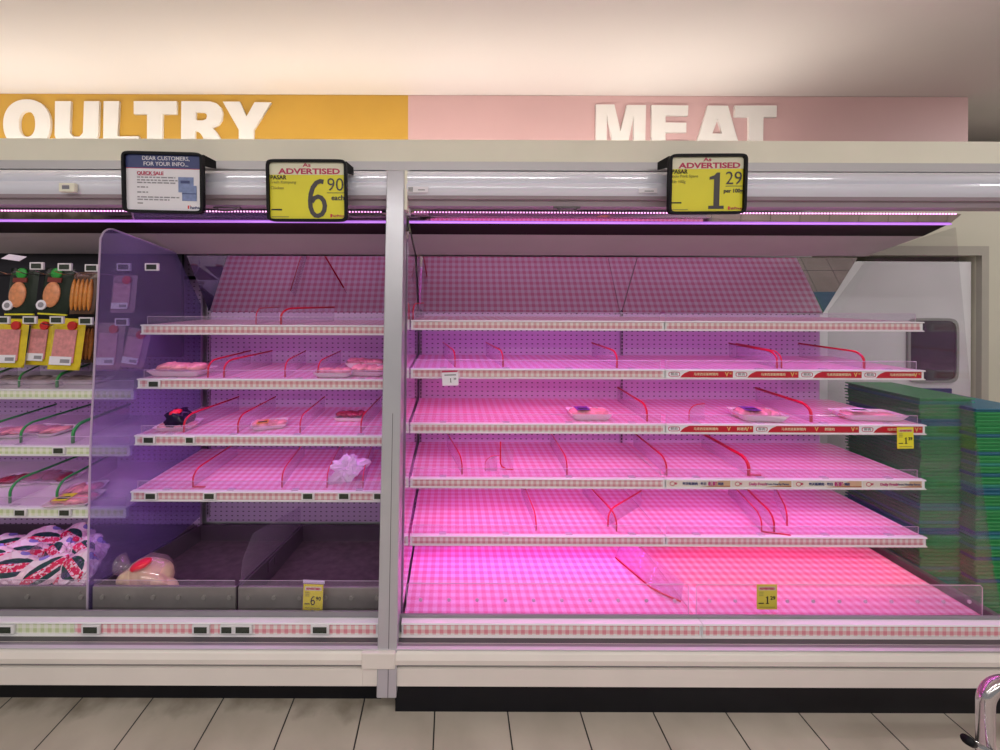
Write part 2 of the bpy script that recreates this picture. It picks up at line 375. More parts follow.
# ================================================================== CABINETS
YB = 2.33
XL0, XL1 = -3.3, -.285      # poultry run
XR0, XR1 = -.200, 2.318      # meat run
def canopy(x0, x1, parent, ledx, mirrors):
    # fascia
    yf = 1.66
    zt_, zm_, zb_ = PZ(170, yf), PZ(182, yf), PZ(195.5, yf)
    pr = [(yf+.030-.030*math.sin(math.pi*(.12+.62*i/9)), zt_+(zm_-zt_)*i/9) for i in range(10)]
    pr += [(yf+.012-.016*math.sin(math.pi*(.25+.75*i/12)), zm_-.002+(zb_-zm_+.002)*i/12) for i in range(13)]
    pr += [(yf+.05, zb_), (yf+.06, zt_)]
    fx1 = x1 + (.75 if x1 > 2 else 0)
    MB().extx(pr, x0, fx1, FASC).build('fascia', parent)
    # strip above and underside
    MB().box((x0, yf+.035, PZ(170.5, 1.70)), (fx1, yf+.09, PZ(162, 1.70)), GREY_L).build('top_strip', parent)
    ux = fx1 - (.6 if x1 > 2 else 0)
    MB().extx([(yf+.008, zb_+.002), (yf+.012, PZ(199, yf+.012)), (yf+.030, PZ(200.5, yf+.03)), (yf+.034, PZ(206, yf+.034)), (1.73, PZ(209.5, 1.73)), (1.73, zb_+.01)], x0, fx1, LIPM2).build('underside', parent)
    z1, z2 = PZ(212.5, 1.73), PZ(222, 1.77)
    MB().extx([(1.73, z1), (1.77, z2), (1.775, z2), (1.735, z1+.003)], x0, x1, LIPM).build('reflector', parent)
    MB().box((x0, 1.764, z2-.006), (x1, 1.776, z2+.001), LIP_GLOW).build('lit_lip', parent)
    z3 = PZ(234.5, 1.87)
    MB().extx([(1.776, z2-.002), (1.87, z3), (1.87, z3+.05), (1.776, z2+.05)], x0, x1, DARK).build('air_grille', parent)
    z4 = PZ(255, 2.13)
    MB().extx([(1.872, z3), (2.13, z4), (2.14, z4+.01), (1.875, z3+.012)], x0, x1, CANP).build('inner_canopy_panel', parent)
    # back and roof
    MB().box((x0, 2.45, .12), (x1, 2.50, 2.26), WHITE_M).build('rear_wall', parent)
    MB().box((x0, 1.72, 2.235), (x1, 2.5, 2.262), WHITE_M).build('roof', parent)
    for a, b in mirrors:
        zt, zb = PZ(256.5, 2.13), PZ(313, YB)
        MB().extx([(2.13, zt), (YB, zb), (YB+.006, zb), (2.136, zt+.004)], a + .002, b - .002, MIRR).build('mirror', parent)
    # row of diodes
    mb = MB(); x = ledx[0]; k = 0; zz = PZ(212, 1.715)
    while x < ledx[1]:
        mb.box((x, 1.712, zz-.004), (x+.0055, 1.716, zz+.002), LEDM); x += .0140
    mb.build('led_strip', parent)
GREY_L = mat('light grey strip', (.56, .55, .57), .4, .1, 0)
LIPM2 = mat('mauve grey underside', (.36, .29, .33), .4, .1, .05)
ca = thing('refrigerated_display_cabinet', 'open white refrigerated display cabinet holding packed chicken, left of the aluminium post', 'display cabinet', (-1.8, 2.0, 0))
cb = thing('refrigerated_display_cabinet', 'open white refrigerated display cabinet glowing pink, right of the aluminium post', 'display cabinet', (1.05, 2.0, 0))
DIVX = -1.53
canopy(XL0, XL1, ca, (-1.95*1.05, XL1-.03), [(-1.49, XL1)])
canopy(XR0, XR1, cb, (XR0+.03, PX(957, 1.715)), [(XR0+.0, 1.038), (1.038, XR1-.045)])
def lower(x0, x1, parent, tiles):
    yb = 1.48
    # bumper (rounded cream), lower panel, kick, ledge
    pr = [(1.56, .274), (yb+.012, .276), (yb-.004, .262), (yb-.012, .245), (yb-.010, .225), (yb+.004, .212), (1.56, .212)]
    MB().extx(pr, x0, x1, CREAM2).build('bumper', parent, smooth=False)
    MB().box((x0, yb+.012, .200), (x1, 1.56, .2125), GREY).build('bumper_groove', parent)
    MB().box((x0, yb+.0, .133), (x1, 1.56, .200), CREAM2).build('lower_panel', parent)
    MB().box((x0, yb-.002, .2745), (x1, yb+.012, .279), GREY_L).build('bumper_trim', parent)
    MB().extx([(yb+.01, .2765), (yb+.02, .2765), (1.55, .2705), (1.60, .2705), (1.60, .262), (yb+.01, .262)], x0, x1, GREY).build('ledge', parent)
    MB().box((x0, yb+.030, .262), (x1, yb+.050, .2775), mat('dark ledge groove', (.10, .095, .105), .5, .2)).build('ledge_groove', parent)
    # metal lip above the rail
    MB().box((x0, 1.562, .27), (x1, 1.568, .355 if parent is ca else .345), GREY).build('front_lip', parent)
    MB().box((x0, 1.60, .14), (x1, 2.45, .16), DGREY).build('floor_pan', parent)
lower(XL0, -.285+.05, ca, None); lower(XR0-.015, XR1, cb, None)
MB().box((XL0, 1.56, 0.0), (XL1, 1.59, .14), KICK).build('kick_plate', ca)
kb = MB(); kb.extx([(1.52, .13), (1.503, .115), (1.503, .055), (1.512, .05), (1.512, 0.0), (1.55, 0.0), (1.55, .13)], XR0-.02, XR1, KICK); kb.build('kick_plate', cb)
# back panels
MB().box((XL0, YB, .14), (DIVX-.01, YB+.02, 2.2), PEG).build('perforated_back', ca)
MB().box((DIVX+.03, YB, .27), (XL1, YB+.02, 1.60), PEG).build('perforated_back', ca)
MB().box((XR0, YB, .14), (1.036, YB+.02, 1.60), PEG).build('perforated_back', cb)
MB().box((1.040, YB, .14), (XR1-.062, YB+.02, 1.60), PEG).build('perforated_back', cb)
# upright slots between the bays
for x, p in ((XR0+.012, cb), (1.038, cb), (DIVX+.045, ca)):
    m = MB(); m.box((x-.007, YB-.012, .3), (x+.007, YB+.001, 1.56), mat('grey slotted upright', (.38, .33, .4), .4, .2))
    for k in range(60): m.box((x-.003, YB-.014, .32+k*.021), (x+.003, YB-.0115, .333+k*.021), BLACK)
    m.build('slotted_upright', p)
# end walls
def endwall(x0, x1, y_f0, m, parent, nm, ztop=2.0, zbot=.15):
    MB().extx([(1.60, zbot), (1.64, .5), (1.72, 1.2), (1.76, 1.9), (1.80, 1.96), (YB+.1, 2.0), (YB+.1, zbot)], x0, x1, m).build(nm, parent)
endwall(XR0-.02, XR0-.004, 0, ENDM, cb, 'polished_end_wall')
endwall(XL1+.002, XL1+.016, 0, mat('white end wall', (.6, .55, .62), .2, .3), ca, 'end_wall')
# glass end panel on the right, with its dark lower frame
gl = MB(); gl.extx([(1.60, .30), (1.63, .5), (1.70, 1.2), (1.755, 1.98), (2.10, 1.90), (2.12, 1.88), (2.345, 1.57), (2.345, .30)], XR1+.002, XR1+.008, GLASS); gl.build('glass_end_panel', cb)
MB().extx([(1.60, .15), (1.60, .300), (2.36, .300), (2.36, .15)], XR1, XR1+.03, DGREY).build('end_frame', cb)
# acrylic divider, its violet haze of reflected LED light put into the colour
pv = MB(); pts = [(1.60, .31), (1.612, 1.0), (1.655, 1.90)]
pts += [(1.66+.055*(1-math.cos(a)), 1.90+.05*math.sin(a)) for a in [i*math.pi/2/6 for i in range(1, 7)]]
pts += [(2.1, 1.89), (2.31, 1.60), (2.31, .31)]
pv.extx(pts, DIVX-.004, DIVX+.004, ACR_V)
pan = pv.build('acrylic_divider_panel', None)
tag(pan, 'tall violet glow-coloured acrylic panel with rounded corner between sausages and empty poultry bay', 'divider panel')
ed = MB()
ed.tube([(DIVX, y-.002, z) for y, z in pts[:-2]], .004, ACR_EDGE, 6); e_ = ed.build('polished_edge', None); e_.parent = pan

# header board
hb = MB(); hb.box((XL0-1, 1.70, PZ(162.5, 1.70)), (3.3, 1.722, PZ(139.5, 1.70)), CREAM)
h = hb.build('header_board', bevel=.003); tag(h, 'long plain cream board along the top of both cabinets, below the POULTRY and MEAT signs', 'header board')

# ------------------------------------------------ post between the cabinets
pt = thing('cabinet_post', 'tall leaning satin aluminium post between the two refrigerated cabinets', 'post', (-.257, 1.46, 0))
def leanbox(x0, x1, yb, yt, zb, zt, d, m, mb):
    vs = [(x0, yb, zb), (x1, yb, zb), (x1, yb+d, zb), (x0, yb+d, zb), (x0, yt, zt), (x1, yt, zt), (x1, yt+d, zt), (x0, yt+d, zt)]
    mb.add(vs, [(0,3,2,1),(4,5,6,7),(0,1,5,4),(1,2,6,5),(2,3,7,6),(3,0,4,7)], m)
zt = PZ(172, 1.68)
m = MB(); leanbox(-.286, -.209, 1.464, 1.655, .102, zt, .10, ALU, m); m.build('post_body', pt, bevel=.004)
m = MB(); leanbox(-.2435, -.2405, 1.4632, 1.6542, .105, zt-.02, .004, mat('dark seam', (.15, .14, .16), .5), m); m.build('seam', pt)
m = MB(); leanbox(-.209, -.197, 1.655, 1.66, 2.03, zt, .06, CREAM, m); m.build('cream_spacer', pt)
m = MB(); m.box((-.30, 1.696, PZ(171, 1.70)), (-.19, 1.75, PZ(162, 1.70)), GREY_L); m.box((-.30, 1.72, 2.02), (-.19, 1.75, 2.23), GREY_L); m.build('top_filler', pt)
m = MB(); m.box((-.345, 1.4655, .274), (-.215, 1.60, .211), CREAM2); m.box((-.345, 1.478, .203), (-.215, 1.60, .133), CREAM2); m.build('bumper_joint', pt, bevel=.004)

# ------------------------------------------------ shelves
SHELVES = {}
LEDA = {1: (.85, .20, 1.0), 2: (1.0, .15, .74), 3: (1.0, .20, .86), 4: (1.0, .20, .85), 5: (1.0, .14, .95)}
LEDB = {1: (.88, .24, 1.0), 2: (.95, .20, .90), 3: (.95, .20, .90), 4: (1.0, .22, .92), 5: (1.0, .11, .36)}
def shelf(key, x0, x1, pyref, pxref, Y, rail_m, label, ledcol=LEDC, power=7, group=None, riser=.030, thin=False):
    z = P(pxref, pyref, Y).z
    t = thing('shelf', label, 'shelf', ((x0+x1)/2, Y, z), group)
    MB().box((x0, Y+.012, z-.012), (x1, YB-.02, z-.001), G_DECK if rail_m is not G_GREEN else mat('white shelf mat', (.72, .66, .70), .35)).build('deck', t)
    m = MB(); h = .046
    m.extx([(Y+.012, z+.001), (Y-.008, z+.001), (Y-.010, z-.004), (Y-.002, z-.006), (Y-.002, z-h+.006), (Y-.010, z-h+.003), (Y-.008, z-h-.001), (Y+.012, z-h-.001)], x0-.004, x1+.004, WHITE_M)
    prl = m.build('price_rail', t)
    if rail_m: MB().box((x0+.008, Y-.004, z-h+.008), (x1-.010, Y-.001, z-.008), rail_m).build('gingham_strip', prl)
    m = MB(); m.box((x0+.01, Y+.014, z), (x1-.012, Y+.016, z+riser+.01), ACR)
    m.tube([(x0+.012, Y+.015, z+.002), (x0+.012, Y+.015, z+riser+.01), (x1-.012, Y+.015, z+riser+.01), (x1-.012, Y+.015, z+.002)], .0013, ACR_EDGE, 4)
    lipo = m.build('clear_front_lip', t)
    n = 4
    for k in range(n):
        xx = x0 + (k+.5)*(x1-x0)/n
        MB().box((xx-.016, Y+.004, z), (xx+.016, Y+.024, z+.004), ACR_EDGE).build('lip_clip', lipo)
    m = MB()
    for xx in (x0+.004, x1-.006): m.extx([(Y+.03, z-.012), (YB-.02, z-.012), (YB-.02, z-.085), (YB-.09, z-.05)], xx-.002, xx+.002, WHITE_M)
    m.build('bracket', t)
    SHELVES[key] = (z, Y, x0, x1)
    if power:
        area('shelf_led', ((x0+x1)/2, Y+.05, z-.03), ((x0+x1)/2, Y+.19, z-.45), (x1-x0)-.06, .015, power*LEDK, ledcol)
        MB().box((x0+.03, Y+.032, z-.022), (x1-.03, Y+.05, z-.0125), mat('led housing', (.7, .6, .7), .4)).build('led_housing', t)
    return t
JX = 1.038
ordn = {1: 'topmost', 2: 'second from top', 3: 'middle', 4: 'fourth down', 5: 'lowest raised'}
for k, (py, Y, pw) in enumerate(((320.7, 1.86, 5.5), (369, 1.855, 6.5), (423.5, 1.85, 6), (478.2, 1.85, 8.5), (535.5, 1.845, 7.5)), 1):
    shelf('A%d' % k, XR0+.004, JX, py, 540, Y, G_RAIL, 'gingham-matted shelf, %s, in left half of meat cabinet beside post' % ordn[k], LEDA[k], pw)
    rm = G_RAIL if k in (1, 5) else None
    desc = {1: 'plain gingham edge strip, below the mirror', 2: 'red promotion strips, upper of two red-edged', 3: 'red promotion strips and yellow tag at right end', 4: 'beige printed Daily Fresh strips', 5: 'gingham edge strip just above the base deck'}[k]
    shelf('B%d' % k, JX+.004, XR1-.02, py, 540, Y, rm, 'right-half meat cabinet shelf with %s' % desc, LEDB[k], pw*.85)
for k, (py, Y, pw) in enumerate(((325.2, 1.865, 3.6), (379.2, 1.845, 4.2), (435.5, 1.83, 4.2), (491.3, 1.81, 2.6)), 1):
    o4 = {1: 'topmost, with two red dividers below the mirror', 2: 'second from top, with foam trays at both ends', 3: 'third down, with a dark wrapped pack at its left end', 4: 'lowest, holding a crumpled plastic bag'}[k]
    shelf('L%d' % k, DIVX+.012, XL1-.002, py, 270, Y, G_RAIL, 'gingham-matted poultry shelf, %s' % o4, LEDL, pw)
for k, (py, Y, pw) in enumerate(((389.3, 1.85, 2.6), (445.8, 1.83, 2.6), (507.3, 1.81, 2.6)), 1):
    o3 = {1: 'topmost, under the hanging yellow packs', 2: 'middle of three, with flat meat packs', 3: 'lowest of three, above the bagged chickens'}[k]
    shelf('N%d' % k, -3.0, DIVX-.02, py, 50, Y, G_GREEN, 'green-gingham-edged shelf left of violet panel, %s' % o3, LEDL, pw)
# canopy light falling on the top shelves and the base
area('canopy_led', (1.04, 1.77, 1.985), (1.04, 2.08, 1.50), 2.4, .02, 1.6, (1, .45, .90))
area('canopy_led', (-.9, 1.77, 1.985), (-.9, 2.08, 1.50), 1.15, .02, .8, (1, .42, .95))
area('canopy_led', (-2.3, 1.77, 1.985), (-2.3, 2.05, 1.50), 1.3, .02, .5, (1, .7, .8))

# ------------------------------------------------ base decks
zd = .294
for (a, b, lab) in ((XR0+.002, JX-.001, 'wide empty gingham base deck in left half of the meat cabinet'), (JX+.001, XR1-.045, 'empty gingham base deck in right half of meat cabinet, under dull yellow tag')):
    t = thing('base_deck', lab, 'shelf', ((a+b)/2, 1.63, zd))
    MB().box((a, 1.615, zd-.012), (b, YB-.01, zd), G_DECK).build('deck', t)
# clear risers with holes standing on the decks
def riser(x0, x1, y, z0, z1, label, nb):
    t = thing('clear_front_guard', label, 'guard', ((x0+x1)/2, y, z0))
    m = MB(); m.box((x0, y, z0), (x1, y+.003, z1), ACR); gpan = m.build('panel', t)
    m = MB(); m.tube([(x0, y, z0), (x0, y, z1-.01), (x0+.01, y, z1), (x1-.01, y, z1), (x1, y, z1-.01), (x1, y, z0)], .0018, ACR_EDGE, 4); m.build('edge', t)
    for k in range(nb):
        xx = x0 + (k+.5)*(x1-x0)/nb; zz = z0 + (z1-z0)*.5
        m = MB(); m.tube([(xx, y-.002, zz), (xx, y+.001, zz)], .008, ACR_EDGE, 10); m.build('hole', gpan)
riser(PX(697, 1.61)+.002, PX(984, 1.61), 1.612, .296, .435, 'long clear perforated guard standing on right base deck behind the dull yellow tag', 11)
riser(XR0+.012, PX(690, 1.61), 1.612, .296, .435, 'long clear perforated guard standing on left base deck next to the post', 10)

# base price rails
def base_rail(x0, x1, segs, label):
    t = thing('base_price_rail', label, 'price rail', ((x0+x1)/2, 1.545, .27))
    m = MB(); m.extx([(1.561, .332), (1.535, .332), (1.533, .326), (1.545, .324), (1.545, .278), (1.533, .276), (1.533, .2715), (1.561, .2715)], x0, x1, WHITE_M); m.build('rail_body', t)
    for a, b, mm in segs: MB().box((a, 1.542, .280), (b, 1.5445, .322), mm).build('gingham_strip', t)
base_rail(XR0, PX(702, 1.545), [(XR0+.008, PX(702, 1.545)-.008, G_BASE)], 'gingham price rail along base of meat cabinet, left length starting at the post')
base_rail(PX(702, 1.545)+.003, XR1, [(PX(704, 1.545), XR1-.01, G_BASE)], 'gingham price rail along base of meat cabinet, right length below dull yellow tag')
base_rail(XL0, XL1-.004, [(-3.2, PX(76, 1.545), G_GREEN), (PX(77, 1.545), XL1-.02, G_BASE)], 'green and pink gingham price rail with dark labels along poultry cabinet base')

# ------------------------------------------------ steel bins of the poultry bay
def bin_(x0, x1, label):
    t = thing('steel_bin', label, 'bin', ((x0+x1)/2, 1.62, .17))
    zt = PZ(586.5, 1.62); zb_ = .352
    m = MB(); m.box((x0, 1.612, .315), (x1, 1.624, zt), DGREY); fpl = m.build('front_plate', t, bevel=.003)
    def fl(y): return .285 - (y-1.65)*.178
    m = MB(); m.extx([(1.624, fl(1.624)), (YB-.03, fl(YB-.03)), (YB-.03, fl(YB-.03)-.004), (1.624, fl(1.624)-.004)], x0, x1, BINF); m.build('sloping_floor', t)
    m = MB(); m.box((x0, YB-.03, .14), (x1, YB-.022, .262), mat('bin steel side', (.13, .10, .13), .4, .3, .1)); m.build('back_plate', t)
    for xx, nm in ((x0, 1), (x1-.006, -1)):
        m = MB(); m.extx([(1.624, .27), (1.624, zt-.004), (YB-.03, .262), (YB-.03, .14)], xx, xx+.006, mat('bin steel side', (.13, .10, .13), .4, .3, .1)); m.build('side_plate', t)
    n = 6
    for k in range(n):
        xx = x0 + .045 + k*(x1-x0-.07)/(n-1); zz = .374
        m = MB(); m.tube([(xx, 1.606, zz), (xx, 1.613, zz)], .009, mat('worn stud', (.36, .34, .33), .4, .5), 10); m.build('stud', fpl, smooth=False)
    m = MB(); m.box((x0+.004, 1.614, zt), (x1-.004, 1.617, zt+.026), ACR); m.tube([(x0+.004, 1.6155, zt+.026), (x1-.004, 1.6155, zt+.026)], .0012, ACR_EDGE, 4); m.build('clear_lip', t)
bx = PX(239, 1.62)
bin_(DIVX+.008, bx-.006, 'empty dark steel bin with studded front holding one bagged whole chicken')
bin_(bx+.004, XL1-.004, 'empty dark steel bin with studded front and yellow 6.90 tag, beside the post')
bin_(-2.75, DIVX-.012, 'dark steel studded bin heaped with bagged chickens at far left')
# tall clear plate between the bins
m = MB(); m.extx([(1.64, .40), (1.66, .50), (1.75, .56), (YB-.04, .385), (YB-.04, .17), (1.64, .27)], bx-.0035, bx+.0015, ACR)
o = m.build('clear_bin_separator'); tag(o, 'tall clear acrylic plate standing between the two empty steel bins', 'separator')
m = MB(); hx = bx-.004
m = MB(); m.tube([(bx+.013, 1.86, .30), (bx+.013, 1.86, .345), (bx+.013, 1.93, .335), (bx+.013, 1.93, .29)], .003, STEEL, 6)
o = m.build('wire_handle'); tag(o, 'small bright wire handle on the wall between the steel bins', 'handle')

# ------------------------------------------------ red and green shelf dividers
def prof(L, h):
    c = [(0, 0), (0, h*.45)]
    for i in range(1, 8):
        a = i/8*math.pi/2; c.append((.062*(1-math.cos(a)), h*.45 + h*.55*math.sin(a)))
    c += [(.062+.02, h), (L, h)]
    return c
DN = {}
def divider(key, pf, pb, label, color=RED, w=.0035, L=.37, h=.08, lean=0, flip=False, Yf=None, yaw=None, foot=0, group='shelf dividers'):
    z, Y, x0, x1 = SHELVES[key]
    y0 = (Yf or Y + .035)
    X0 = P(pf, PY_[key], y0).x; 
    yw = yaw if yaw is not None else math.degrees(math.atan2(-(PX(pb, y0+L) - X0), L))
    t = thing('shelf_divider', label, 'shelf divider', (X0, y0, z+.001), group, (0, R_(lean), R_(yw)), local=True)
    c = prof(L, h)
    m = MB(); m.extx(c + [(L, 0)], -.001, .001, ACR_P); m.build('clear_plate', t)
    m = MB(); m.tube([(0, y, zz) for y, zz in c], w*1.15, color, 6, 1.0); m.build('coloured_trim', t, smooth=True)
    if foot:
        m = MB(); m.box((min(0, foot), -.003, 0), (max(0, foot), .004, .004), color); m.build('foot', t)
    return t
PY_ = {'A1': 318, 'A2': 366, 'A3': 420, 'A4': 475, 'A5': 532, 'B1': 318, 'B2': 366, 'B3': 421, 'B4': 476, 'B5': 533, 'L1': 323, 'L2': 377, 'L3': 433, 'L4': 488, 'N1': 387, 'N2': 443, 'N3': 505}
# poultry shelves
divider('L1', 256, 279, 'red-edged divider on topmost poultry shelf, left of two', L=.30, w=.0025)
divider('L1', 281, 343, 'red-edged divider on topmost poultry shelf, right of two, turned to the right', L=.33, w=.0045)
divider('L2', 208, 251, 'red-edged divider on second poultry shelf, leftmost, beside the big foam tray', w=.004)
divider('L2', 224, 273, 'red-edged divider on second poultry shelf, second from left', w=.004)
divider('L2', 285, 306, 'red-edged divider on second poultry shelf, third from left', w=.003)
divider('L2', 318, 341, 'red-edged divider on second poultry shelf, just left of the right-hand trays', w=.003)
divider('L3', 184, 240, 'red-edged divider on third poultry shelf, beside the dark wrapped pack', w=.004)
divider('L3', 238, 276, 'red-edged divider on third poultry shelf, just left of the small pink tray', w=.0035)
divider('L3', 300, 325, 'red-edged divider on third poultry shelf, right of the small pink tray', w=.003)
divider('L3', 361, 381, 'red-edged divider on third poultry shelf, nearest the post', w=.003)
divider('L4', 193, 238, 'red-edged divider on lowest poultry shelf, leftmost, with a red foot', w=.0035, foot=.06)
divider('L4', 282, 305, 'red-edged divider on lowest poultry shelf, second from left', w=.003)
divider('L4', 327, 343, 'thin red-edged divider on lowest poultry shelf, just left of the crumpled bag', w=.0022)
divider('L4', 363, 374, 'thin red-edged divider on lowest poultry shelf, just right of the crumpled bag', w=.0022)
# meat shelves
divider('A1', 413, 424, 'short red-edged divider on topmost meat shelf next to the post', L=.22, w=.0028)
divider('A2', 455, 443, 'red-edged divider on second meat shelf, above the white 1.39 tag', w=.003)
divider('A2', 503, 486, 'red-edged divider on second meat shelf, middle of the left half', w=.0032)
divider('A2', 617, 592, 'red-edged divider on second meat shelf, at right end of the left half', w=.0042)
divider('B2', 777, 729, 'red-edged divider on second meat shelf, left one of a touching pair', w=.004)
divider('B2', 781.5, 736, 'red-edged divider on second meat shelf, right one of a touching pair', w=.003)
divider('B2', 864, 799, 'red-edged divider on second meat shelf, far right and on its own', w=.0045)
divider('A3', 647, 618, 'red-edged divider on middle meat shelf, right of the plain foam tray', w=.0045)
divider('B3', 689, 0, 'small clear divider turned face-on near left end of the red-stripped middle shelf', yaw=-80, L=.09, w=.002, Yf=1.90)
divider('B3', 811, 756, 'thick red-edged divider on middle meat shelf between the two right-hand trays', w=.006)
divider('A4', 462, 447, 'thin red-edged divider on fourth meat shelf, nearest the post', w=.003)
divider('A4', 485, 0, 'narrow clear divider turned face-on, on fourth meat shelf left of the fallen one', yaw=-88, L=.06, w=.0012, Yf=1.92)
divider('A4', 567, 551, 'thin red-edged divider on fourth meat shelf, middle of the left half', w=.003)
divider('A4', 666.5, 634, 'red-edged divider on fourth meat shelf standing at the joint of the two halves', w=.004)
divider('B4', 748.6, 702, 'thick red-edged divider on fourth meat shelf, right half', w=.007, foot=.06)
divider('A5', 536, 522, 'thin red-edged divider on lowest raised meat shelf, middle of the left half', w=.003)
divider('A5', 616.5, 583, 'red-edged divider on lowest raised meat shelf leaning into another, running to the left', w=.0035)
divider('A5', 608, 661, 'red-edged divider on lowest raised meat shelf turned sharply to the right', w=.0035, Yf=1.92, L=.33)
divider('B5', 761.5, 728, 'thin red-edged divider on lowest raised meat shelf, left of a close trio', w=.003, foot=.12)
divider('B5', 774, 738, 'red-edged divider on lowest raised meat shelf, middle of a close trio', w=.0042)
divider('B5', 787, 773, 'thin red-edged divider on lowest raised meat shelf, right of a close trio', w=.003, Yf=1.93, L=.30)
# toppled one, face-on, on the fourth shelf
z, Y, *_ = SHELVES['A4']
t = thing('shelf_divider', 'toppled clear divider with upright red end, face-on, on fourth meat shelf left half', 'shelf divider', (PX(501, 1.93), 1.93, z+.002), 'shelf dividers', local=True)
m = MB(); m.box((0, 0, 0), (.066, .002, .105), ACR); m.build('clear_plate', t)
m = MB(); m.tube([(0, 0, .145), (0, 0, .035), (.008, 0, .018), (.03, 0, .006), (.064, 0, .003)], .0035, RED, 6); m.build('coloured_trim', t)
# overturned divider on the base deck
p1 = P(615.6, 562, 1.97); p2 = P(651, 594.5, 1.77); p3 = P(681, 606, 1.69)
t = thing('shelf_divider', 'overturned clear divider with red lower edge lying at the joint of the base decks', 'shelf divider', (p3.x, p3.y, zd), 'shelf dividers')
m = MB()
pa, pb_, pc = Vector((p1.x, p1.y, zd+.008)), Vector((p2.x, p2.y, zd+.006)), Vector((p3.x, p3.y, zd+.006))
q1 = pa + Vector((.05, .02, .10)); q2 = pc + Vector((.012, .0, .085))
m.add([pa, pb_, pc, q2, q1], [(0, 1, 2, 3, 4)], ACR_H)
m.build('clear_plate', t).modifiers.new('thick', 'SOLIDIFY').thickness = .003
m = MB(); m.tube([pa, (pa+pb_)/2, pb_, pb_.lerp(pc, .5)+Vector((-.01, 0, 0)), pc], .004, RED, 6); m.build('coloured_trim', t)
# green ones left of the panel
divider('N1', -8, 22, 'green-edged divider on topmost green-edged shelf, at the left picture edge', GRN, .005, h=.06, L=.30)
divider('N1', 19, 44, 'green-edged divider on topmost green-edged shelf, left of two', GRN, .004, h=.06, L=.34)
divider('N1', 57, 92, 'green-edged divider on topmost green-edged shelf, right of two', GRN, .006, h=.06, L=.34)
divider('N2', -12, 57, 'long green-edged divider on middle green-edged shelf, leftmost', GRN, .005, h=.085)
divider('N2', 21, 92, 'long green-edged divider on middle green-edged shelf, second from left', GRN, .005, h=.085)
divider('N2', 73, 130, 'green-edged divider on middle green-edged shelf, touching the violet panel', GRN, .007, h=.085)
divider('N3', 10, 90, 'long green-edged divider on lowest green-edged shelf, left of two', GRN, .005, h=.10)
divider('N3', 57, 118, 'long green-edged divider on lowest green-edged shelf, right of two', GRN, .005, h=.10)

# ------------------------------------------------ foam trays and packs
def tray_thing(label, loc, w_, d_, h_, rz=0, meat=MEATP, lab=True, tilt=0, lift=.7, seed=1, n=5, labm=None, group='trays of meat', film=True):
    t = thing('meat_tray', label, 'meat tray', loc, group, (tilt, 0, R_(rz)), local=True)
    def rr(w, d, z, r=.018, k=4):
        out = []
        for (sx, sy, a0) in ((1, 1, 0), (-1, 1, 90), (-1, -1, 180), (1, -1, 270)):
            for i in range(k+1):
                a = R_(a0 + 90*i/k); out.append((sx*(w/2-r)+r*math.cos(a), sy*(d/2-r)+r*math.sin(a), z))
        return out
    rings = [rr(w_*.78, d_*.72, 0), rr(w_*.84, d_*.78, .003), rr(w_, d_, h_), rr(w_-.006, d_-.006, h_), rr(w_*.86, d_*.80, .006)]
    k = len(rings[0]); vs = [v for r in rings for v in r]; fs = [tuple(range(k))[::-1]]
    for i in range(4):
        for j in range(k): fs.append((i*k+j, i*k+(j+1) % k, (i+1)*k+(j+1) % k, (i+1)*k+j))
    fs.append(tuple(range(4*k, 5*k)))
    MB().add(vs, fs, STYRO).build('foam_tray', t, smooth=False)
    rnd = random.Random(seed); m = MB()
    for i in range(n):
        sphere_into(m, ((i/(n-1)-.5)*w_*.62, rnd.uniform(-.12, .12)*d_, h_*lift), (w_*.17, d_*.30, h_*rnd.uniform(.5, .8)), meat, 12, 8, rnd.uniform(-.3, .3), .35, 25, seed+i*3)
    m.build('meat', t, smooth=True)
    if film:
        m = MB(); nx = 12; ny = 6; vs = []
        for j in range(ny+1):
            for i in range(nx+1):
                u, v = i/nx-.5, j/ny-.5
                e = max(abs(u), abs(v))*2
                vs.append((u*w_*.97, v*d_*.97, h_+.002 + (1-e)*h_*.45*lift + .004*noise.noise(Vector((u*9+seed, v*9, seed)))))
        fs = [(j*(nx+1)+i, j*(nx+1)+i+1, (j+1)*(nx+1)+i+1, (j+1)*(nx+1)+i) for j in range(ny) for i in range(nx)]
        m.add(vs, fs, FILM); m.build('cling_film', t, smooth=True)
    if lab:
        m = MB(); zz = h_*1.5; m.box((-w_*.34, -d_*.30, zz), (-w_*.02, d_*.15, zz+.0015), labm or PAPER)
        m.box((-w_*.30, -d_*.22, zz+.0015), (-w_*.06, -d_*.05, zz+.0022), INK); m.build('printed_label', t)
    return t
def on(key, px, dy=.10): z, Y, *_ = SHELVES[key]; return (PX(px, Y+dy), Y+dy, z+.001)
VIO = mat('violet printed label', (.16, .05, .38), .4, 0, 0)
tray_thing('foam meat tray with dark label on middle meat shelf, left half', on('A3', 589, .10), .21, .13, .032, 0, labm=VIO, seed=3)
tray_thing('foam meat tray on middle meat shelf just left of the thick red divider', on('B3', 757, .09), .22, .15, .034, -6, labm=VIO, seed=5)
tray_thing('long shallow foam tray on middle meat shelf near its right end', on('B3', 867, .10), .29, .13, .03, -4, labm=PAPER, lift=.3, seed=8)
tray_thing('big foam tray of pink chicken pieces at left end of second poultry shelf', on('L2', 184, .11), .27, .17, .03, 0, n=5, lift=1.3, lab=False, seed=11)
tray_thing('foam tray of chicken pieces on second poultry shelf, left of two by the post', on('L2', 335, .08), .19, .12, .025, 0, lab=False, lift=1.0, seed=13)
tray_thing('foam tray of chicken pieces on second poultry shelf, tilted against the post-side end', on('L2', 369, .13), .20, .15, .025, -8, lab=False, lift=1.2, seed=17)
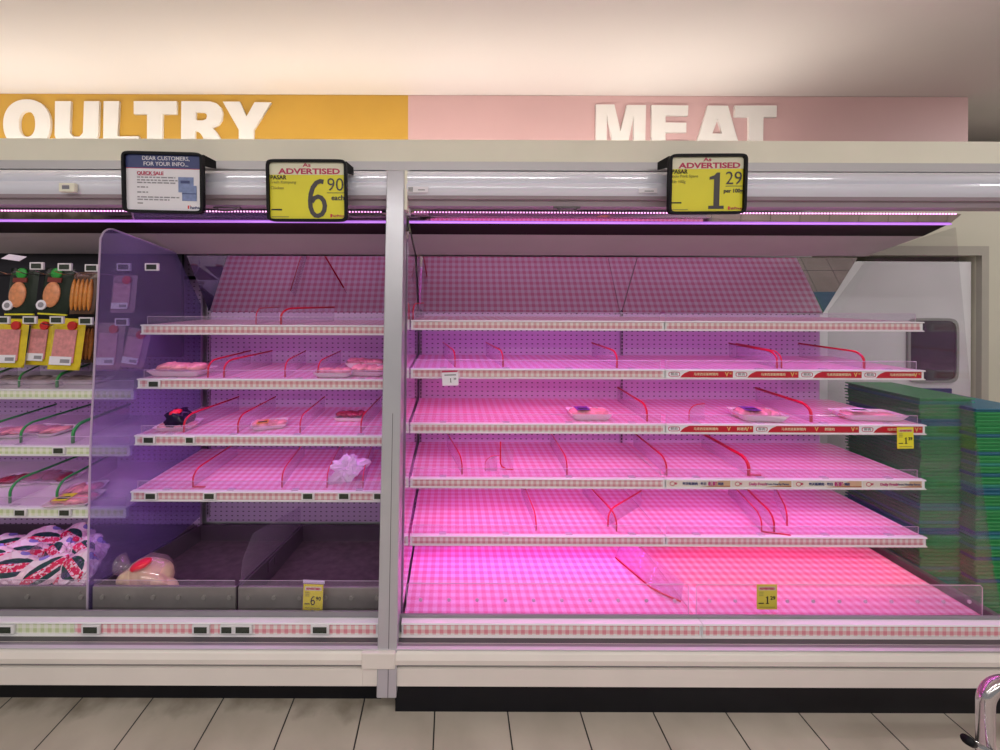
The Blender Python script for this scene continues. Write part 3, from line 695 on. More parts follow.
tray_thing('dim foam tray at back of second poultry shelf behind the trays by the post', on('L2', 366, .33), .22, .12, .03, 0, lab=False, lift=1.0, seed=19)
tray_thing('small pink tray with orange sticker in middle of third poultry shelf', on('L3', 270, .12), .17, .12, .022, 22, labm=mat('orange sticker', (.75, .35, .04), .4), lift=.9, seed=23)
tray_thing('small tray of dark red meat at back of third poultry shelf near the post', on('L3', 351, .25), .17, .11, .022, 0, meat=MEATR, lab=False, lift=1.3, seed=29)
# dark pack with red label on a foam tray
t = tray_thing('foam tray with black wrapped pack and red label, left end of third poultry shelf', on('L3', 180, .11), .18, .15, .022, 6, lab=False, film=False, n=3, seed=31, group=None)
m = MB(); sphere_into(m, (0, 0, .045), (.062, .052, .045), mat('glossy black wrap', (.015, .008, .03), .12), 18, 12, 0, .5, 22, 4); m.build('black_wrap', t, smooth=True)
m = MB(); sphere_into(m, (-.012, -.012, .078), (.030, .028, .016), mat('red sticker', (.8, .02, .05), .3), 12, 8, .2, .2, 20, 2); m.build('red_label', t, smooth=True)

# ------------------------------------------------ crumpled plastic bag
def crumple(name, loc, r, m, seed, amp=.55, sub=4, parent=None, squash=1):
    bm = bmesh.new(); bmesh.ops.create_icosphere(bm, subdivisions=sub, radius=1)
    for v in bm.verts:
        d = v.co.normalized(); n1 = noise.noise(d*1.6 + Vector((seed, 0, 0))); n2 = abs(noise.noise(d*4 + Vector((0, seed, 0)))); n3 = abs(noise.noise(d*9 + Vector((0, 0, seed))))
        k = 1 + amp*n1*1.2 - amp*.9*n2 + amp*.35*n3
        v.co = Vector((d.x*r[0]*k, d.y*r[1]*k, max(d.z*r[2]*k, -r[2]*.8)))
    me = bpy.data.meshes.new(name); bm.to_mesh(me); bm.free(); me.materials.append(m)
    o = link(name, me, parent); o.location = loc; return o
z, Y, *_ = SHELVES['L4']
o = crumple('plastic_bag', (PX(348, Y+.10), Y+.10, z+.052), (.075, .05, .062), WBAG, 5.3, .75)
o.rotation_euler = (0, R_(-25), 0)
o.location.z = z+.064
tag(o, 'crumpled thin white plastic bag on the lowest poultry shelf near the post', 'plastic bag')

# ------------------------------------------------ bagged whole chicken in the first bin
def chicken():
    t = thing('bagged_chicken', 'whole pale chicken in clear bag with red label, alone in the left empty bin', 'chicken', (PX(150, 1.71), 1.71, .28))
    c = P(149, 574, 1.71)
    m = MB()
    sphere_into(m, (c.x, c.y, c.z-.010), (.105, .075, .070), SKIN_C, 22, 14, -.15, .12, 20, 2)
    sphere_into(m, (c.x-.085, c.y-.02, c.z-.005), (.045, .03, .032), SKIN_C, 14, 10, .5)
    sphere_into(m, (c.x+.055, c.y-.05, c.z+.012), (.065, .03, .026), SKIN_C, 14, 10, -.35)
    sphere_into(m, (c.x+.10, c.y-.03, c.z-.030), (.055, .035, .030), SKIN_C, 14, 10, -.2)
    sphere_into(m, (c.x-.01, c.y-.045, c.z-.02), (.06, .04, .045), SKIN_C, 14, 10, 0)
    b = m.build('chicken', t, smooth=True)
    r = b.modifiers.new('remesh', 'REMESH'); r.mode = 'VOXEL'; r.voxel_size = .006; r.use_smooth_shade = True
    s = b.modifiers.new('smooth', 'SMOOTH'); s.factor = .6; s.iterations = 5
    m = MB(); vs = []; k = 16; n = 9
    rad = [.012, .035, .045, .030, .018, .050, .088, .092, .075]; xs = [-.135, -.13, -.118, -.10, -.078, -.05, -.005, .05, .085]; zs = [.06, .055, .048, .038, .03, .012, 0, -.012, -.022]
    for i in range(n):
        for j in range(k):
            a = 2*math.pi*j/k; rr = rad[i]*(1+.10*noise.noise(Vector((i*.7, math.cos(a)*2, math.sin(a)*2))))
            vs.append((c.x+xs[i], c.y-.01+math.cos(a)*rr*.9, max(c.z+zs[i]+math.sin(a)*rr, .282)))
    fs = [(i*k+j, i*k+(j+1) % k, (i+1)*k+(j+1) % k, (i+1)*k+j) for i in range(n-1) for j in range(k)]
    m.add(vs, fs, BAGM); m.build('clear_bag', t, smooth=True)
    m = MB(); sphere_into(m, (c.x-.012, c.y-.028, c.z+.062), (.046, .035, .019), mat('red sticker', (.8, .02, .05), .3), 16, 8, .35); m.build('red_label', t, smooth=True)
chicken()

# ------------------------------------------------ heap of bagged chickens at far left
def bagprint():
    m = bpy.data.materials.new('printed chicken bag'); nt, N, L = nodes(m); b = N['Principled BSDF']
    tc = N.new('ShaderNodeTexCoord'); s = N.new('ShaderNodeSeparateXYZ'); L.new(tc.outputs['Object'], s.inputs[0])
    n = N.new('ShaderNodeTexNoise'); n.inputs['Scale'].default_value = 30; L.new(tc.outputs['Object'], n.inputs['Vector'])
    def mixc(f, a, bcol):
        x = N.new('ShaderNodeMix'); x.data_type = 'RGBA'; L.new(f, x.inputs[0])
        if isinstance(a, tuple): x.inputs[6].default_value = a
        else: L.new(a, x.inputs[6])
        x.inputs[7].default_value = bcol; return x.outputs[2]
    def ellm(cx, cy, rx, ry):
        a = math_n(N, L, 'POWER', math_n(N, L, 'DIVIDE', math_n(N, L, 'SUBTRACT', s.outputs['X'], cx), rx), 2.0)
        c = math_n(N, L, 'POWER', math_n(N, L, 'DIVIDE', math_n(N, L, 'SUBTRACT', s.outputs['Y'], cy), ry), 2.0)
        return math_n(N, L, 'LESS_THAN', math_n(N, L, 'ADD', a, c), 1.0)
    c0 = mixc(math_n(N, L, 'GREATER_THAN', n.outputs['Fac'], .55), (.86, .62, .72, 1), (.90, .76, .84, 1))
    c1_ = mixc(ellm(0, 0, .075, .042), c0, (.015, .06, .06, 1))
    rb = math_n(N, L, 'MULTIPLY', math_n(N, L, 'LESS_THAN', math_n(N, L, 'ABSOLUTE', s.outputs['Y']), .017), math_n(N, L, 'LESS_THAN', math_n(N, L, 'ABSOLUTE', s.outputs['X']), .085))
    nw = N.new('ShaderNodeTexNoise'); nw.inputs['Scale'].default_value = 75; L.new(tc.outputs['Object'], nw.inputs['Vector']); wv = math_n(N, L, 'GREATER_THAN', nw.outputs['Fac'], .46)
    c2_ = mixc(rb, c1_, (.90, .60, .70, 1)); c3_ = mixc(math_n(N, L, 'MULTIPLY', rb, wv), c2_, (.72, .02, .10, 1))
    c4 = mixc(ellm(.02, .066, .02, .012), c3_, (.25, .22, .62, 1))
    L.new(c4, b.inputs['Base Color']); b.inputs['Roughness'].default_value = .22
    return m
BP = bagprint()
spots = [(12, 574, 1.72, 35, .3), (45, 577, 1.71, 60, -.2), (78, 573, 1.70, -30, .1), (22, 560, 1.86, 30, .2), (58, 557, 1.88, -35, -.1), (88, 556, 1.86, -25, .15),
         (-12, 565, 1.80, 20, 0), (45, 545, 2.02, 15, .2), (75, 542, 2.04, -20, .1), (5, 552, 2.0, 40, .1), (-6, 582, 1.70, 10, .1), (62, 584, 1.685, -25, 0), (28, 585, 1.685, 20, 0)]
words = ['leaning at front left', 'standing steeply at the front centre', 'front row beside violet panel', 'in the second row, left', 'in the second row, centre', 'second row beside violet panel',
         'at the left picture edge, middle row', 'highest one, with knotted neck', 'highest row, right', 'in the back row, left', 'at the very left of the front row', 'lowest in front, right', 'lowest in front, centre']
proto = None
for i, ((px, py, Y, rz, ty), wd) in enumerate(zip(spots, words)):
    loc = P(px, py, max(Y, 1.735)); loc.z += .012
    if proto is None:
        proto = thing('bagged_chicken', '', 'chicken', loc, 'heap of bagged chickens', local=True)
        crumple('printed_bag', (0, 0, 0), (.108, .075, .042), BP, 2.2, .30, 4, proto)
        m = MB(); vs = []; k = 12
        for a_, (rr, zz) in enumerate(((.018, 0), (.012, .018), (.028, .045), (.04, .07))):
            for j in range(k):
                an = 2*math.pi*j/k; q = rr*(1+.35*math.sin(an*4))
                vs.append((.115+zz, math.cos(an)*q, math.sin(an)*q))
        m.add(vs, [(a_*k+j, a_*k+(j+1) % k, (a_+1)*k+(j+1) % k, (a_+1)*k+j) for a_ in range(3) for j in range(k)], BAGM); m.build('bag_neck', proto, smooth=True)
        o = proto
    else: o = copy_tree(proto)
    o.location = loc; o.rotation_euler = (R_(38), ty, R_(rz)); o['label'] = 'pink printed chicken bag in far left heap, ' + wd

# ------------------------------------------------ hanging packs upper left
def pouch(kind, label, px, py, Y, w_, h_, group, rot=0):
    c = P(px, py, Y)
    t = thing('hanging_pack', label, 'packaged meat', (c.x, Y, c.z), group, (R_(-6), R_(rot), 0), local=True)
    cols = {'yellow': (.72, .56, .02), 'green': (.02, .03, .02), 'orange': (.10, .05, .03), 'violet': (.34, .22, .26)}
    body = mat('pack film ' + kind, cols[kind], .25, 0, .1, 30)
    m = MB(); nx, nz = 8, 10; 
    for side in (-1, 1):
        vs = []
        for j in range(nz+1):
            for i in range(nx+1):
                u, v = i/nx-.5, j/nz-.5
                d = (1-(2*u)**4)*(1-(2*v)**6)*.012
                vs.append((u*w_, side*d, v*h_))
        fs = [(j*(nx+1)+i, j*(nx+1)+i+1, (j+1)*(nx+1)+i+1, (j+1)*(nx+1)+i) for j in range(nz) for i in range(nx)]
        m.add(vs, fs, body)
    m.build('pouch', t, smooth=True)
    pinkc = {'yellow': (.66, .26, .26), 'green': (.70, .28, .12), 'orange': (.62, .24, .04), 'violet': (.55, .30, .38)}[kind]
    wm = mat('packed sausage ' + kind, pinkc, .35, 0, .25, 50)
    m = MB()
    if kind == 'green':
        sphere_into(m, (-.01, -.014, -.02), (w_*.30, .012, h_*.28), wm, 14, 9); m.build('sausage_slices', t, smooth=True)
        m = MB(); sphere_into(m, (-.005, -.012, h_*.38), (w_*.2, .008, h_*.12), mat('green cap print', (.02, .34, .04), .4), 12, 8); m.build('green_top', t, smooth=True)
        m = MB(); m.box((-w_*.28, -.016, h_*.18), (w_*.2, -.011, h_*.28), mat('brown band', (.20, .03, .02), .4)); m.build('brown_band', t)
        m = MB(); m.tube([(-w_*.32, -.022, -h_*.32), (-w_*.32, -.016, -h_*.32)], .026, PAPER, 18); m.tube([(-w_*.32, -.0235, -h_*.32), (-w_*.32, -.022, -h_*.32)], .014, GINK, 12); m.build('round_label', t)
        m = MB(); m.box((-w_*.5, -.006, -h_*.5-.006), (w_*.5, .0, -h_*.5+.002), YEL); m.build('yellow_hem', t)
    elif kind == 'orange':
        for k in range(5): sphere_into(m, ((k-2)*w_*.17, -.012, -.01), (w_*.085, .012, h_*.38), wm, 8, 8)
        m.build('sausages', t, smooth=True)
    else:
        m.box((-w_*.34, -.0165, -h_*.36), (w_*.34, -.0115, h_*.28), wm); m.build('meat_window', t, bevel=.003)
        m = MB(); m.tube([(w_*.18, -.021, h_*.36), (w_*.18, -.011, h_*.36)], .022, mat('red logo', (.62, .02, .02), .35), 14); m.build('red_emblem', t)
        m = MB(); m.box((-w_*.36, -.0185, -h_*.40), (w_*.30, -.0165, -h_*.24), PAPER); m.box((-.005, -.019, -h_*.36), (w_*.26, -.0185, -h_*.29), GINK); m.build('weight_label', t)
    return t
for px, rt, lab in ((23, 0, 'dark pack with green top and orange sausage slices hanging in top row, left'), (57, 3, 'dark pack with green top and orange sausage slices hanging in top row, right')):
    pouch('green', lab, px, 291, 1.98, .15, .24, 'hanging packs in the top row', rt)
pouch('orange', 'pack of long orange sausages hanging in top row against the violet panel', 84, 293, 1.98, .13, .22, 'hanging packs in the top row')
pouch('violet', 'dim reddish pack hanging in top row behind the violet panel', 124, 294, 2.02, .13, .20, 'hanging packs in the top row')
pouch('yellow', 'yellow pouch with orange-pink sausages hanging at left of second row', 12, 343, 1.96, .155, .25, 'hanging packs in the second row', 0)
pouch('yellow', 'yellow pouch with orange-pink sausages hanging second from left in second row', 41, 342, 1.99, .13, .24, 'hanging packs in the second row', 2)
pouch('yellow', 'wide yellow pouch with rose ham hanging in front in second row', 67, 344, 1.93, .165, .26, 'hanging packs in the second row', 2)
pouch('orange', 'pack of reddish-brown sausages hanging beside the violet panel in second row', 86, 342, 2.02, .11, .22, 'hanging packs in the second row')
pouch('violet', 'pale pack seen through the violet panel in second row, left', 110, 346, 1.96, .14, .24, 'hanging packs in the second row')
pouch('violet', 'pale pack seen through the violet panel in second row, right', 136, 348, 1.95, .12, .20, 'hanging packs in the second row', 8)
# bars the packs hang from
for z_, Y_, lab in ((PZ(276, 2.0), 2.03, 'upper'), (PZ(326, 2.0), 2.06, 'lower')):
    t = thing('hanging_bar', '%s dark metal bar with prongs that carries hanging sausage packs' % lab, 'rack', (-2.2, Y_+.27, z_))
    m = MB(); m.box((-3.0, Y_+.27, z_-.01), (DIVX-.02, Y_+.285, z_+.01), BLACK); m.build('bar', t)
    for k in range(11):
        x = PX(-50+k*18, 2.0)
        if x > DIVX-.05: break
        MB().tube([(x, Y_-.14, z_+.012), (x, Y_-.1, z_), (x, Y_+.27, z_)], .0025, STEEL, 5).build('prong', t)
m = MB(); m.box((-3.2, 2.18, 1.56), (DIVX-.02, 2.20, 1.92), mat('dark upper back', (.02, .02, .025), .5)); m.box((-3.2, 2.18, 1.30), (DIVX-.02, 2.20, 1.56), mat('dark upper back', (.02, .02, .025), .5))
m.build('dark_back_panel', ca)

# flat packs on the left shelves
for key, px, dy, ww, rz, lab, mt in (('N2', 8, .14, .26, 5, 'flat pink meat pack on middle green-edged shelf, left of the second divider', MEATP), ('N2', 48, .18, .24, -8, 'flat pink meat pack on middle green-edged shelf between two green dividers', MEATP),
        ('N3', 22, .25, .24, 10, 'dark flat meat pack at back of lowest green-edged shelf, left', MEATR), ('N3', 55, .28, .26, -5, 'dark flat meat pack at back of lowest green-edged shelf, centre', MEATR),
        ('N3', 84, .14, .17, 18, 'bright pink tray on lowest green-edged shelf touching the violet panel, upper', MEATP), ('N3', 76, .05, .20, 8, 'bright pink tray with yellow sticker on lowest green-edged shelf, front right', MEATP),
        ('N1', 40, .15, .26, 0, 'long flat grey pack on topmost green-edged shelf, between the two right dividers', mat('grey sausage roll', (.30, .22, .22), .35, 0, .2, 20)), ('N1', 85, .15, .22, 0, 'long flat grey pack on topmost green-edged shelf, beside the violet panel', mat('grey sausage roll', (.30, .22, .22), .35)),
        ('N1', -2, .15, .24, 0, 'long flat grey pack on topmost green-edged shelf, at left picture edge', mat('grey sausage roll', (.30, .22, .22), .35))):
    tray_thing(lab, on(key, px, dy), ww, .15, .02, rz, meat=mt, lab='sticker' in lab, labm=YEL, lift=.9, seed=int(px)+50, group='packs on the green-edged shelves')

# ------------------------------------------------ electronic shelf labels
elp = None
def esl(px, py, Y, label, w_=.060, group='electronic shelf labels', tilt=0, name='shelf_label'):
    global elp
    c = P(px, py, Y)
    if elp is None:
        elp = thing(name, label, 'shelf label', c, group, local=True)
        m = MB(); m.box((-.030, -.004, -.018), (.030, .006, .018), ESL); m.build('casing', elp, bevel=.002)
        m = MB(); m.box((-.022, -.0052, -.012), (.022, -.0038, .012), LCD); m.build('screen', elp)
        o = elp
    else: o = copy_tree(elp)
    o.location = c; o.scale = (w_/.060, 1, 1); o.rotation_euler = (0, R_(tilt), 0); o['label'] = label; o['group'] = group; return o
esl(154, 384, 1.835, 'small dark-screened label on rail of the second poultry shelf')
esl(149, 440, 1.82, 'dark-screened label on third poultry shelf rail, left one')
esl(190, 440, 1.82, 'small dark-screened label on third poultry shelf rail, right one', .045)
for px, wd in ((151, 'first from the left'), (209.6, 'second from the left'), (308, 'third from the left'), (344, 'second from the right end'), (379, 'half hidden by the post')):
    esl(px, 496, 1.80, 'dark-screened label on lowest poultry shelf rail, ' + wd)
esl(59, 450.5, 1.82, 'dark-screened label on middle green gingham rail at left')
esl(20.5, 512.5, 1.80, 'dark-screened label on lowest green gingham rail, left one'); esl(65, 512.5, 1.80, 'dark-screened label on lowest green gingham rail, right one')
for px, wd, ww in ((4, 'at the left picture edge', .085), (91, 'below the violet panel', .075), (201, 'left of a close trio', .07), (227, 'middle and smallest of a close trio', .055), (243, 'right of a close trio', .075), (320, 'below the yellow 6.90 tag', .075)):
    esl(px, 629.3, 1.535, 'dark-screened label on the base gingham rail, ' + wd, ww)
for px, py, wd in ((37, 266, 'first from the left'), (65, 267, 'second from the left'), (92, 268, 'at edge of the violet panel'), (124, 267, 'behind the violet panel'), (152, 267, 'behind the violet panel, farthest right')):
    esl(px, py, 1.84, 'small hanging label above top row of packs, ' + wd, .066, 'labels on the pack hooks')
for px, py, wd in ((3, 320, 'at the left picture edge'), (30, 320, 'second from the left'), (57, 320, 'third from the left'), (86, 321, 'touching the violet panel'), (122, 322, 'behind the violet panel')):
    esl(px, py, 1.84, 'small hanging label above second row of packs, ' + wd, .066, 'labels on the pack hooks')
# white tag hung near the top left
o = MB().box((-.045, 0, -.02), (.045, .002, .02), PAPER).build('paper_tag'); o.location = P(14, 257.5, 1.9); o.rotation_euler = (R_(-50), R_(8), 0)
tag(o, 'small tilted white paper tag under the canopy at far left', 'tag')

# ------------------------------------------------ printed promotion strips on the right-hand shelves
def strips(key, kind):
    z, Y, x0, x1 = SHELVES[key]; zc = z - .0225; y = Y - .0035
    if kind == 'red':
        edges = {'B2': [(666.5, 733.5), (733.5, 799), (799, 862), (862, 924)], 'B3': [(666.5, 754), (754, 859.5), (859.5, 923.5)]}[key]
    else: edges = [(666, 731), (731, 792), (792, 862), (862, 922)]
    for i, (a, b) in enumerate(edges):
        X0, X1 = PX(a, Y)+.004, min(PX(b, Y)-.001, x1-.006)
        posw = ['first', 'second', 'third', 'fourth'][i] + ' from the left'
        if kind == 'red':
            t = thing('promotion_strip', 'red promotion strip with cream Chinese characters on %s red-edged rail, %s' % ('upper' if key == 'B2' else 'lower', posw), 'shelf strip', ((X0+X1)/2, y, zc), 'red promotion strips')
            m = MB(); m.box((X0, y, zc-.0155), (X1, y+.0015, zc+.0155), PAPER); m.build('backing', t)
            xa = X0 + .062; lp = [(xa, zc-.0152)]
            for k in range(7): a_ = k/6*math.pi/2; lp.append((xa + .042*math.sin(a_)*1.0, zc-.0152+.0304*(1-math.cos(a_))))
            lp = [(xa, zc-.0152), (xa+.010, zc-.003), (xa+.022, zc+.006), (xa+.045, zc+.0152), (X1-.004, zc+.0152), (X1-.004, zc-.0152)]
            curve_shape('red_band', [lp], y-.001, .001, REDS, t)
            curve_shape('badge', [ell(X0+.033, zc, .028, .0115, 20, 4), ell(X0+.033, zc, .025, .009, 20, 4)], y-.0008, .0006, CRIM, t)
            text('badge_word', '鲜', .016, (X0+.024, y-.0008, zc), GINK, t); text('badge_word', '肉', .016, (X0+.042, y-.0008, zc), GINK, t)
            text('characters', '马来西亚新鲜猪肉', .0150, (xa+.125, y-.0014, zc), GOLDL, t, .01)
            if i == 1 and key == 'B3' or i == 0 and key == 'B3':
                text('gold_mark', 'V', .028, (xa+.236, y-.0014, zc), GOLD, t, .02, shear=0); text('characters', '鲜猪肉', .0165, (xa+.30, y-.0014, zc), GOLDL, t, .01)
            text('gold_mark', 'V', .028, (X1-.034, y-.0014, zc), GOLD, t, .02); text('gold_word', '鲜', .011, (X1-.015, y-.0014, zc+.004), GOLD, t)
        else:
            t = thing('promotion_strip', ['beige strip with navy and magenta Chinese characters', 'beige strip reading Daily Fresh in magenta'][i % 2] + ' on fourth shelf rail, ' + ('left one' if i < 2 else 'right one'), 'shelf strip', ((X0+X1)/2, y, zc), 'beige promotion strips')
            m = MB(); m.box((X0, y, zc-.0155), (X1, y+.0015, zc+.0155), mat('beige strip', (.74, .68, .62), .4, 0, 0)); m.build('backing', t)
            curve_shape('tan_corner', [[(X0+.16, zc-.0152), (X0+.22, zc-.008), (X1-.06, zc+.0152), (X1-.003, zc+.0152), (X1-.003, zc-.0152)]], y-.0008, .0006, mat('tan print', (.60, .40, .26), .4, 0, 0), t)
            curve_shape('red_swoosh', [[(X0+.17, zc-.0150), (X0+.24, zc-.010), (X1-.003, zc-.009), (X1-.003, zc-.013), (X0+.24, zc-.013)]], y-.0016, .0006, mat('swoosh print', (.40, .08, .03), .4, 0, 0), t)
            MG = mat('magenta print', (.50, .03, .22), .4, 0, 0)
            curve_shape('badge', [ell(X0+.028, zc, .013, .011, 20), ell(X0+.028, zc, .010, .008, 20)], y-.0008, .0006, CRIM, t); text('badge_word', '鲜', .012, (X0+.045, y-.001, zc), CRIM, t)
            if i % 2 == 0:
                text('characters', '每天新鲜肉 · 每日', .015, (X0+.135, y-.0022, zc), NAVY, t, .02); text('characters', '新鲜', .021, (X0+.222, y-.0022, zc), MG, t, .03); text('characters', '到店', .014, (X0+.262, y-.0022, zc), NAVY, t, .02)
            else:
                text('magenta_words', 'Daily Fresh', .019, (X0+.125, y-.0022, zc), MG, t, .01); text('dark_words', 'From Nearby Farms', .0135, (X0+.222, y-.0022, zc), NAVY, t, .01)
GOLDL = mat('pale gold print', (.78, .68, .45), .45, 0, 0)
strips('B2', 'red'); strips('B3', 'red'); strips('B4', 'beige')

# ------------------------------------------------ small price tags
def figure_six(cx, cz, h, y, m_, t):
    q = [(.42,.955),(.33,.975),(.22,.93),(.12,.80),(.06,.62),(.04,.44),(.05,.26),(.10,.11),(.18,.03),(.26,.02),(.36,.06),(.43,.17),(.45,.30),(.42,.43),(.35,.52),(.26,.55),(.16,.51),(.08,.40)]
    v = [Vector((cx+(a-.25)*h, 0, cz+(b-.5)*h)) for a, b in q]; mb = MB(); L, R = [], []
    for i, p in enumerate(v):
        d = (v[min(i+1, len(v)-1)] - v[max(i-1, 0)]).normalized(); n = Vector((-d.z, 0, d.x)) * h * .062; L.append(p+n); R.append(p-n)
    vs = [(p.x, y, p.z) for p in L+R] + [(p.x, y+.0008, p.z) for p in L+R]; k = len(v)
    mb.add(vs, [(i, i+1, k+i+1, k+i) for i in range(k-1)] + [(2*k+i, 2*k+i+1, 3*k+i+1, 3*k+i) for i in range(k-1)] + [(i, i+1, 2*k+i+1, 2*k+i) for i in range(k-1)] + [(k+i, k+i+1, 3*k+i+1, 3*k+i) for i in range(k-1)], m_)
    mb.build('price_figure', t)
def figure_one(cx, cz, h, y, m_, t):
    k = h/150; q = [(-32,-75),(32,-75),(32,-62),(13,-62),(13,75),(0,75),(-10,64),(-30,57),(-30,46),(-11,48),(-11,-62),(-32,-62)]
    curve_shape('price_figure', [[(cx+u*k, cz+v*k) for u, v in q]], y, .0008, m_, t)
def tag_card(label, c, w_, h_, m_, price, frac, header=True, rot=0, hdr_m=None, small=True):
    t = thing('price_tag', label, 'price tag', c, None, (0, R_(rot), 0), local=True)
    m = MB(); m.box((-w_/2, 0, -h_/2), (w_/2, .0015, h_/2), m_); m.build('card', t)
    if header:
        m = MB(); m.box((-w_*.42, -.0006, h_*.27), (w_*.42, .0002, h_*.42), hdr_m or CRM); m.build('header', t)
        text('header_words', 'ADVERTISED', h_*.11, (0, -.0010, h_*.34), CRIM, t, .03, sx=min(1.3, w_*.8/(h_*.11*6.2)))
    if price == '1': figure_one(w_*.02, -h_*.12, h_*.30, -.001, INK, t)
    else: figure_six(w_*.0, -h_*.12, h_*.32, -.001, INK, t)
    text('price_fraction', frac, h_*.20, (w_*.28, -.001, -h_*.04), INK, t, .01)
    if small:
        m = MB()
        for k in range(3): m.box((-w_*.40, -.0008, h_*(.18-k*.07)), (-w_*.18, 0, h_*(.21-k*.07)), YINK)
        m.box((-w_*.42, -.0008, -h_*.27), (-w_*.16, 0, -h_*.23), INK); m.box((-w_*.38, -.0008, -h_*.42), (w_*.38, 0, -h_*.39), YINK); m.build('small_print', t)
    return t
t = tag_card('yellow 6.90 price tag in clear sleeve on studded front of the right steel bin', P(313, 597.5, 1.585), .082, .108, YEL, '6', '90', rot=2)
m = MB(); m.box((-.045, -.002, -.056), (.045, -.0012, .066), ACR); m.box((-.045, .002, .056), (.045, .004, .070), mat('lilac sleeve', (.6, .5, .7), .3)); m.build('clear_sleeve', t)
m = MB(); m.box((-.005, 0, -.078), (.005, .004, -.05), PAPER); m.build('clip', t)
t = tag_card('dull yellow 1.29 price tag on clear guard over the right base deck', P(767, 597, 1.600), .085, .105, YELD, '1', '29', hdr_m=mat('mauve header', (.55, .42, .36), .4))
tag_card('yellow price tag hanging below the lower red-edged rail at its far right', P(905.5, 438, 1.815), .078, .102, YEL, '1', '39', rot=-1, hdr_m=mat('buff header', (.62, .56, .28), .4))
t = tag_card('white price tag reading 1.39 on second meat shelf rail near the post', P(450.3, 378.5, 1.825), .078, .068, PAPER, '1', '39', header=False, rot=-2, small=False)
m = MB(); m.box((-.039, -.001, .030), (.036, .0, .038), CRIM); m.box((-.028, -.001, .014), (.028, 0, .020), GINK); m.build('header_band', t)

